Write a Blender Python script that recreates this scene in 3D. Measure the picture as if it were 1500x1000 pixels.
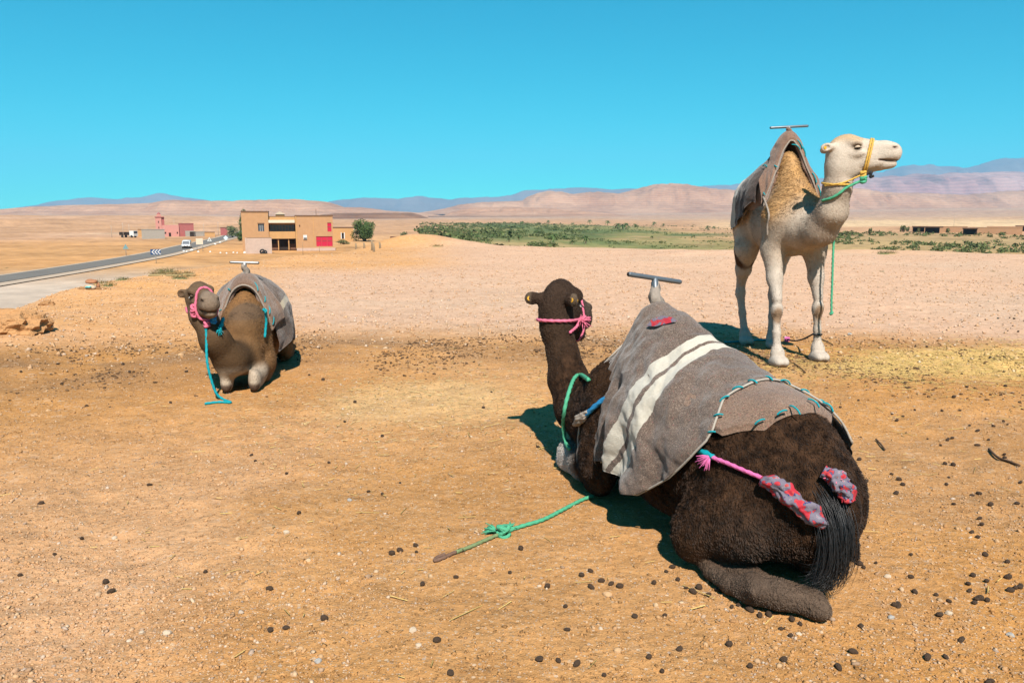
import bpy, bmesh, math, random
import numpy as np
from mathutils import Vector, Matrix
R = math.radians
random.seed(7); rng = np.random.default_rng(11)
for o in list(bpy.data.objects): bpy.data.objects.remove(o)
SC = bpy.context.scene
COL = SC.collection
# ---------------------------------------------------------------- camera
CAM_H = 1.5; FPX = 1167.0; HORIZON = 316.0
PITCH = math.atan((500 - HORIZON) / FPX)
cam = bpy.data.cameras.new('camera'); cam.sensor_width = 36.0; cam.lens = FPX / 1500 * 36
cam.clip_start = 0.05; cam.clip_end = 120000
cam_o = bpy.data.objects.new('camera', cam); COL.objects.link(cam_o)
cam_o.location = (0, 0, CAM_H); cam_o.rotation_euler = (math.pi / 2 - PITCH, 0, 0)
SC.camera = cam_o
# ---------------------------------------------------------------- sky and sun
SUN_EL = R(48); SHADOW = Vector((-0.13, 1.0))            # ground direction in which shadows fall
sun_az = math.atan2(-SHADOW.x, -SHADOW.y)                # compass angle of the sun measured from +Y towards +X
W = bpy.data.worlds.new('World'); SC.world = W; W.use_nodes = True
wn = W.node_tree.nodes; wl = W.node_tree.links; wn.clear()
sky = wn.new('ShaderNodeTexSky'); sky.sky_type = 'NISHITA'; sky.sun_disc = False
sky.sun_elevation = SUN_EL; sky.sun_rotation = sun_az
sky.altitude = 3000; sky.air_density = 1.0; sky.dust_density = 0.0; sky.ozone_density = 8.0
# one colour response for the whole sky (the photograph's cyan rendering of blue)
sc_in = wn.new('ShaderNodeVectorMath'); sc_in.operation = 'SCALE'; sc_in.inputs['Scale'].default_value = 0.1
sp = wn.new('ShaderNodeSeparateColor'); cb = wn.new('ShaderNodeCombineColor'); wl.new(sky.outputs[0], sc_in.inputs[0]); wl.new(sc_in.outputs[0], sp.inputs[0])
for i, (gain, powr) in enumerate(((.34, 1.6), (1.36, .82), (1.02, .60))):
    pw = wn.new('ShaderNodeMath'); pw.operation = 'POWER'; pw.inputs[1].default_value = powr; wl.new(sp.outputs[i], pw.inputs[0])
    ml = wn.new('ShaderNodeMath'); ml.operation = 'MULTIPLY'; ml.inputs[1].default_value = gain * 10; wl.new(pw.outputs[0], ml.inputs[0]); wl.new(ml.outputs[0], cb.inputs[i])
bg = wn.new('ShaderNodeBackground'); bg.inputs['Strength'].default_value = 0.05
wo = wn.new('ShaderNodeOutputWorld')
wl.new(cb.outputs[0], bg.inputs['Color']); wl.new(bg.outputs[0], wo.inputs['Surface'])
sun = bpy.data.lights.new('sun', 'SUN'); sun.energy = 5.0; sun.angle = R(0.53); sun.color = (1.0, 0.95, 0.87)
sun_o = bpy.data.objects.new('sun', sun); COL.objects.link(sun_o)
sd = Vector((SHADOW.x, SHADOW.y, 0)).normalized() * math.cos(SUN_EL) + Vector((0, 0, -math.sin(SUN_EL)))
sun_o.rotation_euler = sd.to_track_quat('-Z', 'Y').to_euler(); sun_o.location = (20, -40, 60)
SC.view_settings.view_transform = 'Standard'; SC.view_settings.look = 'None'
SC.view_settings.exposure = 1.0; SC.view_settings.gamma = 1.0; SC.view_settings.use_curve_mapping = False
SC.cycles.use_denoising = True; SC.cycles.max_bounces = 6; SC.cycles.volume_bounces = 0
SC.cycles.volume_step_rate = 1.0; SC.cycles.transparent_max_bounces = 8
# ---------------------------------------------------------------- helpers: objects
def tag(o, label=None, cat=None, group=None, kind=None):
    if label: o['label'] = label
    if cat: o['category'] = cat
    if group: o['group'] = group
    if kind: o['kind'] = kind
    return o
def link(name, me, mat=None, parent=None, smooth=False):
    o = bpy.data.objects.new(name, me); COL.objects.link(o)
    if mat is not None: me.materials.append(mat)
    if parent is not None: o.parent = parent
    if smooth: me.polygons.foreach_set('use_smooth', np.ones(len(me.polygons), bool))
    return o
def empty(name, loc=(0, 0, 0), rz=0.0):
    o = bpy.data.objects.new(name, None); COL.objects.link(o); o.empty_display_size = 0.2
    o.location = loc; o.rotation_euler = (0, 0, rz); return o
def np_mesh(name, V, F):
    """mesh from numpy: V (n,3), F (m,k) with one k for all faces"""
    V = np.asarray(V, np.float32); F = np.asarray(F, np.int32); k = F.shape[1]
    me = bpy.data.meshes.new(name)
    me.vertices.add(len(V)); me.vertices.foreach_set('co', V.ravel())
    me.loops.add(F.size); me.loops.foreach_set('vertex_index', F.ravel())
    me.polygons.add(len(F)); me.polygons.foreach_set('loop_start', np.arange(0, F.size, k, dtype=np.int32))
    me.update(calc_edges=True); me.validate(); return me
def set_col(me, C, name='Col'):
    a = me.color_attributes.new(name, 'FLOAT_COLOR', 'POINT')
    C = np.asarray(C, np.float32)
    if C.shape[1] == 3: C = np.hstack([C, np.ones((len(C), 1), np.float32)])
    a.data.foreach_set('color', C.ravel())
def grid_faces(nu, nv, wrap=False):
    i, j = np.meshgrid(np.arange(nu - 1), np.arange(nv if wrap else nv - 1), indexing='ij')
    j2 = (j + 1) % nv
    return np.stack([i * nv + j, (i + 1) * nv + j, (i + 1) * nv + j2, i * nv + j2], -1).reshape(-1, 4)
class MB:
    """collects boxes, prisms, tubes and lathes into one mesh"""
    def __init__(s): s.v = []; s.f = []
    def add(s, V, F):
        n = len(s.v); s.v += [tuple(map(float, p)) for p in V]; s.f += [tuple(int(i) + n for i in q) for q in F]; return s
    def box(s, x0, x1, y0, y1, z0, z1):
        return s.add([(x0, y0, z0), (x1, y0, z0), (x1, y1, z0), (x0, y1, z0), (x0, y0, z1), (x1, y0, z1), (x1, y1, z1), (x0, y1, z1)],
                     [(0, 3, 2, 1), (4, 5, 6, 7), (0, 1, 5, 4), (1, 2, 6, 5), (2, 3, 7, 6), (3, 0, 4, 7)])
    def prism(s, pts, ax, a0, a1):
        """polygon pts (2d) swept along axis ax from a0 to a1"""
        n = len(pts); P = []
        for a in (a0, a1):
            for p in pts:
                q = list(p); q.insert(ax, a); P.append(q)
        return s.add(P, [tuple(range(n)), tuple(range(2 * n - 1, n - 1, -1))] + [(i, i + n, (i + 1) % n + n, (i + 1) % n) for i in range(n)])
    def lathe(s, prof, c=(0, 0, 0), n=12):
        V = [(c[0] + r * math.cos(2 * math.pi * k / n), c[1] + r * math.sin(2 * math.pi * k / n), c[2] + z) for r, z in prof for k in range(n)]
        F = [(i * n + k, i * n + (k + 1) % n, (i + 1) * n + (k + 1) % n, (i + 1) * n + k) for i in range(len(prof) - 1) for k in range(n)]
        return s.add(V, F + [tuple(range(n))[::-1], tuple((len(prof) - 1) * n + k for k in range(n))])
    def tube(s, pts, r, n=8, lobes=0, twist=0.0, amp=0.18):
        V, F = tube_geo(pts, r, n, lobes, twist, amp); return s.add(V, F)
    def build(s, name, mat=None, parent=None, smooth=False):
        me = bpy.data.meshes.new(name); me.from_pydata(s.v, [], s.f); me.update()
        bm = bmesh.new(); bm.from_mesh(me); bmesh.ops.recalc_face_normals(bm, faces=bm.faces); bm.to_mesh(me); bm.free()
        return link(name, me, mat, parent, smooth)
def catmull(pts, n=8):
    P = np.asarray(pts, float); P = np.vstack([2 * P[0] - P[1], P, 2 * P[-1] - P[-2]]); out = []
    for i in range(1, len(P) - 2):
        t = np.linspace(0, 1, n, endpoint=False)[:, None]; a, b, c, d = P[i - 1:i + 3]
        out.append(.5 * (2 * b + (c - a) * t + (2 * a - 5 * b + 4 * c - d) * t * t + (3 * b - a - 3 * c + d) * t ** 3))
    return np.vstack(out + [P[-2:-1]])
def frames(P):
    P = np.asarray(P, float); T = np.gradient(P, axis=0); T /= np.linalg.norm(T, axis=1)[:, None] + 1e-12
    N = np.zeros_like(T); u = np.cross(T[0], (0, 0, 1.0))
    if np.linalg.norm(u) < .1: u = np.cross(T[0], (1.0, 0, 0))
    for i in range(len(P)):
        u = u - T[i] * u.dot(T[i]); u /= np.linalg.norm(u) + 1e-12; N[i] = u
    return T, N, np.cross(T, N)
def tube_geo(P, r, n=8, lobes=0, twist=0.0, amp=.18):
    P = np.asarray(P, float); T, N, B = frames(P); m = len(P)
    r = np.broadcast_to(np.asarray(r, float), (m,)); s = np.concatenate([[0], np.cumsum(np.linalg.norm(np.diff(P, axis=0), axis=1))])
    th = np.arange(n) * 2 * math.pi / n
    rr = r[:, None] * np.ones(n)
    if lobes: rr = rr * (1 + amp * np.cos(lobes * (th[None] - twist * s[:, None])))
    V = P[:, None] + rr[..., None] * (np.cos(th)[None, :, None] * N[:, None] + np.sin(th)[None, :, None] * B[:, None])
    V = np.vstack([V.reshape(-1, 3), P[:1] - T[:1] * r[0] * .3, P[-1:] + T[-1:] * r[-1] * .3])
    F = [tuple(q) for q in grid_faces(m, n, True)]
    F += [(m * n, (k + 1) % n, k) for k in range(n)] + [(m * n + 1, (m - 1) * n + k, (m - 1) * n + (k + 1) % n) for k in range(n)]
    return V, F
def rope(name, pts, r, mat, parent=None, n=9, sub=10, strands=3, pitch=None):
    """a laid rope: the strands are modelled as twisting lobes"""
    P = catmull(pts, sub); L = np.linalg.norm(np.diff(P, axis=0), axis=1).sum()
    m = int(max(12, min(500, L / (r * 1.1)))); s = np.concatenate([[0], np.cumsum(np.linalg.norm(np.diff(P, axis=0), axis=1))])
    Q = np.stack([np.interp(np.linspace(0, s[-1], m), s, P[:, k]) for k in range(3)], 1)
    V, F = tube_geo(Q, r, n, strands, 2 * math.pi / (strands * (pitch or r * 4.2)) , .2)
    return MB().add(V, F).build(name, mat, parent, True)
# ---------------------------------------------------------------- helpers: numpy noise
def _hash(i, j, k, seed):
    h = (i * 374761393 + j * 668265263 + k * 2147483647 + seed * 1274126177) & 0xffffffff
    h = ((h ^ (h >> 13)) * 1274126177) & 0xffffffff
    return ((h ^ (h >> 16)) & 0xffff) / 65535.0
def vnoise(x, y, z=None, seed=0):
    x = np.asarray(x, float); y = np.asarray(y, float); z = np.zeros_like(x) if z is None else np.asarray(z, float)
    xi, yi, zi = [np.floor(a).astype(np.int64) for a in (x, y, z)]
    u, v, w = [(lambda t: t * t * t * (t * (t * 6 - 15) + 10))(a - b) for a, b in ((x, xi), (y, yi), (z, zi))]
    r = 0
    flat = not np.any(z)
    for dz in ((0,) if flat else (0, 1)):
        for dy in (0, 1):
            for dx in (0, 1):
                wgt = (u if dx else 1 - u) * (v if dy else 1 - v) * (1 if flat else (w if dz else 1 - w))
                r = r + wgt * _hash(xi + dx, yi + dy, zi + dz, seed)
    return r * 2 - 1
def fbm(x, y, z=None, oct=4, seed=0, gain=.5):
    a = 1.0; s = 0; t = 0
    for o in range(oct):
        s = s + a * vnoise(x * 2 ** o, y * 2 ** o, None if z is None else z * 2 ** o, seed + o * 17); t += a; a *= gain
    return s / t
def sstep(a, b, x):
    t = np.clip((x - a) / (b - a), 0, 1); return t * t * (3 - 2 * t)
# ---------------------------------------------------------------- helpers: smooth solids
def cone(a, b, ra, rb, k=.06, sq=(1, 1, 1)):
    return dict(t='c', a=np.array(a, float), b=np.array(b, float), ra=ra, rb=rb, k=k, sq=np.array(sq, float), op='u', M=None)
def ell(c, r, k=.05, op='u', rot=None):
    """ellipsoid; rot = 3x3 whose columns are the ellipsoid's axes"""
    return dict(t='e', a=np.array(c, float), r=np.array(r, float), k=k, op=op, rot=None if rot is None else np.array(rot, float), M=None)
def chain(pts, k=.06, sq=(1, 1, 1)):
    """pts: (x,y,z,r)"""
    return [cone(p[:3], q[:3], p[3], q[3], k, sq) for p, q in zip(pts[:-1], pts[1:])]
def rotm(rx=0, ry=0, rz=0):
    return np.array(Matrix.Rotation(rz, 3, 'Z') @ Matrix.Rotation(ry, 3, 'Y') @ Matrix.Rotation(rx, 3, 'X'))
def move(prims, M, t, s=1.0):
    out = []
    for p in prims:
        q = dict(p); q['M'] = (np.array(M), np.array(t, float), s); out.append(q)
    return out
def prim_d(p, P):
    s = 1.0
    if p['M'] is not None:
        M, t, s = p['M']; P = (P - t) @ M / s
    if p['t'] == 'c':
        P = P / p['sq']; a = p['a'] / p['sq']; b = p['b'] / p['sq']; ba = b - a
        h = np.clip(((P - a) @ ba) / max(ba @ ba, 1e-9), 0, 1)
        d = np.linalg.norm(P - a - h[..., None] * ba, axis=-1) - (p['ra'] + h * (p['rb'] - p['ra'])); d = d * p['sq'].min()
    else:
        Q = P - p['a']
        if p['rot'] is not None: Q = Q @ p['rot']
        k0 = np.linalg.norm(Q / p['r'], axis=-1); k1 = np.linalg.norm(Q / p['r'] ** 2, axis=-1) + 1e-9; d = k0 * (k0 - 1) / k1
    return d * s
def prim_box(p, pad):
    if p['t'] == 'c':
        e = max(p['ra'], p['rb']) * p['sq']; lo = np.minimum(p['a'], p['b']) - e; hi = np.maximum(p['a'], p['b']) + e
    else:
        e = p['r'] if p['rot'] is None else np.full(3, p['r'].max()); lo = p['a'] - e; hi = p['a'] + e
    if p['M'] is not None:
        M, t, s = p['M']; c = np.array([[(lo, hi)[i][0], (lo, hi)[j][1], (lo, hi)[k][2]] for i in (0, 1) for j in (0, 1) for k in (0, 1)])
        c = c * s @ M.T + t; lo = c.min(0); hi = c.max(0)
    return lo - pad, hi + pad
def blend(cur, d, p):
    k = p['k'] * (p['M'][2] if p['M'] is not None else 1)
    if p['op'] == 'u':
        h = np.clip(.5 + .5 * (cur - d) / k, 0, 1); return cur * (1 - h) + d * h - k * h * (1 - h)
    h = np.clip(.5 - .5 * (cur + d) / k, 0, 1); return cur * (1 - h) + (-d) * h + k * h * (1 - h)
def field(prims, P):
    cur = np.full(P.shape[:-1], 9.0)
    for p in prims: cur = blend(cur, prim_d(p, P), p)
    return cur
def solid(prims, vox=.011, warp=None):
    """surface-nets mesh of the blended solid -> V, F"""
    bs = [prim_box(p, 0.03) for p in prims if p['op'] == 'u']
    lo = np.min([b[0] for b in bs], 0) - 2 * vox; hi = np.max([b[1] for b in bs], 0) + 2 * vox
    n = np.ceil((hi - lo) / vox).astype(int) + 1
    A = [lo[i] + vox * np.arange(n[i]) for i in range(3)]
    G = np.full(n, .25, np.float64)
    for p in prims:
        l, h = prim_box(p, p['k'] * 1.2 + 3 * vox)
        i0 = np.clip(np.floor((l - lo) / vox).astype(int), 0, n); i1 = np.clip(np.ceil((h - lo) / vox).astype(int) + 1, 0, n)
        if np.any(i1 <= i0): continue
        sl = tuple(slice(a, b) for a, b in zip(i0, i1))
        P = np.stack(np.meshgrid(*[A[i][sl[i]] for i in range(3)], indexing='ij'), -1)
        G[sl] = blend(G[sl], prim_d(p, P), p)
    if warp is not None: G = G + warp(*np.meshgrid(*A, indexing='ij', sparse=True))
    S = G < 0
    c = [(i, j, k) for i in (0, 1) for j in (0, 1) for k in (0, 1)]
    sub = lambda X, o: X[o[0]:n[0] - 1 + o[0], o[1]:n[1] - 1 + o[1], o[2]:n[2] - 1 + o[2]]
    cnt = sum(sub(S, o).astype(np.int8) for o in c); act = (cnt > 0) & (cnt < 8)
    idx = np.full(act.shape, -1, np.int64); cells = np.argwhere(act); idx[act] = np.arange(len(cells))
    acc = np.zeros((len(cells), 3)); num = np.zeros(len(cells))
    for a in c:
        for ax in range(3):
            if a[ax]: continue
            b = list(a); b[ax] = 1
            va = G[tuple((cells + a).T)]; vb = G[tuple((cells + b).T)]; m = (va < 0) != (vb < 0)
            t = va[m] / (va[m] - vb[m]); q = np.tile(np.array(a, float), (m.sum(), 1)); q[:, ax] = t
            acc[m] += q; num[m] += 1
    V = lo + (cells + acc / num[:, None]) * vox
    F = []
    for ax in range(3):
        s0 = [slice(0, n[i] - 1) for i in range(3)]; s1 = list(s0); s1[ax] = slice(1, n[ax])
        a = S[tuple(s0)]; b = S[tuple(s1)]; e = np.argwhere(a != b)
        u, v = (ax + 1) % 3, (ax + 2) % 3
        e = e[(e[:, u] > 0) & (e[:, v] > 0)]; du = np.zeros(3, int); du[u] = 1; dv = np.zeros(3, int); dv[v] = 1
        q = np.stack([idx[tuple((e - du - dv).T)], idx[tuple((e - dv).T)], idx[tuple(e.T)], idx[tuple((e - du).T)]], 1)
        ins = a[tuple(e.T)]; q[~ins] = q[~ins][:, ::-1]; F.append(q)
    F = np.vstack(F); F = F[(F >= 0).all(1)]
    return V, F
# ---------------------------------------------------------------- helpers: materials
class NT:
    def __init__(s, name):
        s.m = bpy.data.materials.new(name); s.m.use_nodes = True; s.t = s.m.node_tree; s.t.nodes.clear()
        s.out = s.n('ShaderNodeOutputMaterial'); s.b = s.n('ShaderNodeBsdfPrincipled'); s.l(s.b.outputs[0], s.out.inputs['Surface'])
        s.b.inputs['Specular IOR Level'].default_value = .25
    def n(s, t, **kw):
        x = s.t.nodes.new(t)
        for k, v in kw.items(): setattr(x, k, v)
        return x
    def l(s, a, b): s.t.links.new(a, b)
    def put(s, sock, v):
        if isinstance(v, bpy.types.NodeSocket): s.l(v, sock)
        elif hasattr(v, '__len__') and len(v) == 3 and sock.type == 'RGBA': sock.default_value = (*v, 1)
        else: sock.default_value = v
    def coord(s, kind='Object', scale=None):
        c = s.n('ShaderNodeTexCoord').outputs[kind]
        if scale is None: return c
        m = s.n('ShaderNodeMapping'); s.l(c, m.inputs[0]); m.inputs['Scale'].default_value = scale; return m.outputs[0]
    def noise(s, vec, scale, detail=4, rough=.55, fac=True):
        x = s.n('ShaderNodeTexNoise'); s.l(vec, x.inputs['Vector']); x.inputs['Scale'].default_value = scale
        x.inputs['Detail'].default_value = detail; x.inputs['Roughness'].default_value = rough; return x.outputs[0 if fac else 1]
    def voro(s, vec, scale, out='Distance', feature='F1', rand=1.0):
        x = s.n('ShaderNodeTexVoronoi', feature=feature); s.l(vec, x.inputs['Vector']); x.inputs['Scale'].default_value = scale
        x.inputs['Randomness'].default_value = rand; return x.outputs[out]
    def ramp(s, f, stops):
        x = s.n('ShaderNodeValToRGB'); s.l(f, x.inputs[0]); e = x.color_ramp.elements
        while len(e) < len(stops): e.new(.5)
        for q, (p, c) in zip(e, stops): q.position = p; q.color = (*c, 1) if hasattr(c, '__len__') else (c, c, c, 1)
        return x.outputs[0]
    def mix(s, f, a, b, mode='MIX'):
        x = s.n('ShaderNodeMix', data_type='RGBA', blend_type=mode); s.put(x.inputs[0], f); s.put(x.inputs[6], a); s.put(x.inputs[7], b); return x.outputs[2]
    def math(s, op, a, b=0.0, c=0.0, clamp=False):
        x = s.n('ShaderNodeMath', operation=op, use_clamp=clamp); s.put(x.inputs[0], a); s.put(x.inputs[1], b); s.put(x.inputs[2], c); return x.outputs[0]
    def attr(s, name='Col'):
        return s.n('ShaderNodeAttribute', attribute_name=name).outputs['Color']
    def bump(s, h, strength=.5, dist=.01, normal=None):
        x = s.n('ShaderNodeBump'); s.l(h, x.inputs['Height']); x.inputs['Strength'].default_value = strength; x.inputs['Distance'].default_value = dist
        if normal is not None: s.l(normal, x.inputs['Normal'])
        s.l(x.outputs[0], s.b.inputs['Normal']); return x.outputs[0]
    def done(s, col=None, rough=.8, metal=0.0, spec=None):
        if col is not None: s.put(s.b.inputs['Base Color'], s.mix(1.0, col, (.785, .785, .785), 'MULTIPLY') if isinstance(col, bpy.types.NodeSocket) else [x * .785 for x in col])
        s.put(s.b.inputs['Roughness'], rough); s.b.inputs['Metallic'].default_value = metal
        if spec is not None: s.b.inputs['Specular IOR Level'].default_value = spec
        return s.m
def plain(name, c, rough=.8, var=.25, scale=8.0, bump=.0, metal=0.0, spec=.25, bdist=.01):
    t = NT(name); v = t.coord(); n = t.noise(v, scale, 5)
    col = t.mix(n, [x * (1 - var) for x in c], [min(1, x * (1 + var)) for x in c])
    if bump: t.bump(t.noise(v, scale * 3, 4), bump, bdist)
    return t.done(col, rough, metal, spec)
# ================================================================ terrain
def pix_ray(px, py):
    v = -(py - 500) / FPX; return np.array([(px - 750) / FPX, math.cos(PITCH) + v * math.sin(PITCH), -math.sin(PITCH) + v * math.cos(PITCH)])
_pxs = np.array([-900, -200, 0, 130, 240, 330, 430, 560, 640, 850, 1060, 1250, 1500, 2300]); _ths = np.arctan((_pxs - 750) / FPX)
def hgt(x, y):
    x = np.asarray(x, float); y = np.asarray(y, float); r = np.hypot(x, y); th = np.arctan2(x, y)
    re = np.interp(th, np.concatenate([[-math.pi], _ths, [math.pi]]), [45, 26, 14, 12.5, 18, 22, 25, 29, 33, 35, 36, 33, 37, 36, 40, 45])
    re = re + 2.0 * fbm(x * .12, y * .12, None, 3, 40)
    w = np.interp(th, [-.9, -.45, -.3, 0, .5], [30, 30, 45, 60, 60])
    zl = np.interp(th, [-.3, -.12, .1, .6], [-6.5, -6.8, -8.3, -8.3])
    z = zl * sstep(0, 1, (r - re) / w)
    lip = np.exp(-((r - re + 2) / 4) ** 2); z = z + lip * (.10 + .22 * fbm(x * .25, y * .25, None, 3, 41))
    mx, my = -4.5, 37.0; z = z + .7 * np.exp(-(((x - mx) / 2.6) ** 2 + ((y - my) / 2.2) ** 2))           # dirt mound at the brink
    near = sstep(60, 20, r); z = z + near * sstep(1, 4, r) * (.035 * fbm(x * .35, y * .35, None, 3, 42) + .022 * fbm(x * 1.7, y * 1.7, None, 3, 43) + sstep(16, 8, r) * (.013 * fbm(x * 6, y * 6, None, 2, 44) + .007 * fbm(x * 15, y * 15, None, 2, 50)))
    for cx, cy in ((.7, 3.7), (-2.5, 7.6), (2.95, 8.7)):
        f = np.exp(-(((x - cx) ** 2 + (y - cy) ** 2) / 2.2) ** 2); z = z * (1 - .92 * f)                               # trampled flat round the camels
    far = sstep(90, 400, r); z = z + far * (1.1 * fbm(x * .006, y * .006, None, 4, 45) + .25 * fbm(x * .05, y * .05, None, 3, 46))
    z = z + sstep(-.18, -.42, th) * (7.2 * sstep(360, 950, r) + sstep(380, 700, r) * sstep(3000, 900, r) * (3.2 * fbm(x * .007, y * .007, None, 4, 47) + 1.2 * fbm(x * .03, y * .03, None, 3, 48)))
    z = z + sstep(.28, .40, th) * sstep(250, 430, r) * (1.6 + 2.2 * fbm(x * .012, y * .012, None, 4, 49))
    z = z + sstep(900, 5000, r) * np.interp(th, [-.5, -.2, .1, .5], [8, 10, 22, 46])
    return z
def pix_terrain(px, py, r0=4.0, r1=20000.0):
    """point where the line of sight through a photo pixel first meets the ground"""
    d = pix_ray(px, py); d = d / math.hypot(d[0], d[1]); rs = np.geomspace(r0, r1, 4000); P = np.array([0, 0, CAM_H]) + rs[:, None] * d
    b = P[:, 2] < hgt(P[:, 0], P[:, 1]); k = int(b.argmax()) if b.any() else len(rs) - 1
    p = P[k]; return np.array([p[0], p[1], float(hgt(p[0], p[1]))])
def zones(x, y, z):
    """earth colour of the sheet: sand, stony ground, trodden manure, straw dust, valley green, far plain"""
    r = np.hypot(x, y); th = np.arctan2(x, y)
    n1 = fbm(x * .22, y * .22, None, 4, 60); n2 = fbm(x * .9, y * .9, None, 4, 61); n3 = fbm(x * .03, y * .03, None, 4, 62); n4 = fbm(x * .006, y * .006, None, 4, 63)
    C = np.tile(np.array((.41, .193, .058)), (len(x), 1)) * (1 + .12 * n1 + .10 * n2)[:, None]
    def put(c, w):
        nonlocal C; C = C * (1 - w[:, None]) + np.array(c) * w[:, None]
    put((.455, .24, .10), sstep(.0, .5, n1 + .3 * n2) * .7)
    put((.49, .275, .145), sstep(-.5, -1.6, x + .5 * n1) * sstep(8.0, 3, r) * .8); put((.30, .15, .06), sstep(.05, .5, n2 + .5 * n1 + .25) * sstep(.9, 2.0, x) * sstep(8.5, 6, r) * .5); put((.33, .16, .055), sstep(.1, .5, fbm(x * .6 + 3, y * .6, None, 4, 68)) * .55)
    put((.34, .165, .055), np.exp(-(((x + 1.15) / .34) ** 2 + ((y - 3.95) / .22) ** 2)) * .75)                   # damp patch
    put((.36, .185, .07), sstep(.2, .8, np.exp(-(((x - .3) / 1.6) ** 2 + ((y - 4.2) / 1.6) ** 2)) + .3 * n2) * .45)
    stony = sstep(9.3, 12.0, r + .9 * n1) ; put((.50, .31, .205), stony * .92)
    put((.43, .315, .225), stony * sstep(-.1, .5, n1 + .6 * n3) * .3)
    orange = np.maximum(sstep(-.24, -.36, th + .05 * n1) * sstep(9.5, 12, r), sstep(-.03, -.14, th + .03 * n1) * sstep(20, 26, r + 2 * n1)); put((.50, .245, .085), orange * (.8 + .2 * n2))
    band = np.exp(-((r - 9.1 - .6 * n1) / 1.0) ** 2) * sstep(-.35, .25, n2 + .3 * n1); put((.17, .09, .042), band * .72)
    put((.58, .37, .13), sstep(.30, .75, np.exp(-(((x - 4.9) / 1.9) ** 2 + ((y - 8.0) / .95) ** 2)) + .35 * n2) * .75)    # straw
    put((.52, .33, .15), sstep(.35, .9, np.exp(-(((x + .75) / 1.0) ** 2 + ((y - 6.4) / 1.0) ** 2)) + .3 * n2) * .6)
    # below the brink
    low = sstep(30, 55, r); sh = low * sstep(-.17, -.24, th)
    put((.48, .26, .11), low); put((.42, .325, .25), sh * sstep(150, 100, r)); put((.48, .235, .085), sh * sstep(128, 165, r) * (.6 + .4 * n3))
    put((.42, .235, .125), sstep(200, 420, r)); put((.45, .26, .155), sstep(260, 420, r) * sstep(-.22, -.34, th) * sstep(-.3, .4, n3 + n4))
    put((.58, .40, .25), sstep(380, 460, r) * sstep(900, 480, r) * sstep(-.2, -.35, th) * sstep(.15, .4, n4 + .3 * n3))
    val = sstep(-.11, -.03, th + .02 * n3) * sstep(.31, .24, th + .02 * n3) * sstep(150, 195, r + 20 * n3) * sstep(1050, 800, r + 200 * n4 + 500 * sstep(.05, .25, th))
    f = fbm(x * .03, y * .012, None, 5, 66, .65); g = np.stack([np.interp(f, [-.6, -.1, .2, .6], q) for q in ([.07, .12, .21, .38], [.10, .135, .18, .25], [.03, .045, .065, .12])], 1)
    C = C * (1 - val[:, None]) + g * val[:, None]
    vr = sstep(.29, .36, th) * sstep(215, 250, r + 14 * n3) * sstep(430, 330, r + 30 * n3); C = C * (1 - .55 * vr[:, None]) + np.array((.24, .20, .09)) * .55 * vr[:, None]
    put((.54, .36, .20), sstep(520, 800, r) * sstep(.2, .3, th) * sstep(2200, 900, r)); put((.38, .225, .145), sstep(1200, 2500, r) * .85)
    put((.40, .26, .17), sstep(900, 1300, r) * sstep(.05, .4, np.sin(r * .004 + 3 * n4) + n4) * .6)
    C = C * (1 + sstep(38, 60, r) * (.22 * fbm(x * .35, y * .35, None, 4, 69) + .15 * n3))[:, None]
    return C * 1.10
fine = np.radians(np.linspace(-44, 44, 501)); ths = np.concatenate([np.radians(np.linspace(-180, -46, 46)), fine, np.radians(np.linspace(46, 178, 45))])
rs = np.concatenate([np.geomspace(.7, 60, 400), np.geomspace(61, 12900, 190)]); RR, TT = np.meshgrid(rs, ths, indexing='ij')
gx = (RR * np.sin(TT)).ravel(); gy = (RR * np.cos(TT)).ravel(); gz = hgt(gx, gy)
V = np.stack([gx, gy, gz], 1); F = grid_faces(len(rs), len(ths), True)[:, ::-1]
me = np_mesh('ground', V, F); set_col(me, zones(gx, gy, gz))
t = NT('desert_ground'); v = t.coord(); c = t.attr()
geo = t.n('ShaderNodeNewGeometry'); dist = t.n('ShaderNodeVectorMath', operation='LENGTH'); t.l(v, dist.inputs[0]); dd = dist.outputs['Value']
nearf = t.math('SUBTRACT', 1.0, t.math('MULTIPLY', dd, 1 / 22.0), clamp=True); midf = t.math('SUBTRACT', 1.0, t.math('MULTIPLY', dd, 1 / 90.0), clamp=True)
n1 = t.noise(v, 3.5, 6, .62); n2 = t.noise(v, 26, 5, .65); n3 = t.noise(v, 150, 3, .6); nfar = t.noise(v, .035, 7, .65); nf2 = t.noise(v, .35, 6, .65)
var = t.math('MULTIPLY_ADD', n2, .55, t.math('MULTIPLY_ADD', n3, .35, t.math('MULTIPLY', n1, .45)))
c1 = t.mix(1.0, c, t.ramp(var, [(.40, (.42, .36, .30)), (.62, (.95, .95, .95)), (.90, (1.40, 1.42, 1.46))]), 'MULTIPLY')  # low spots darkened in the colour, painting in fine cavity shade
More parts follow.
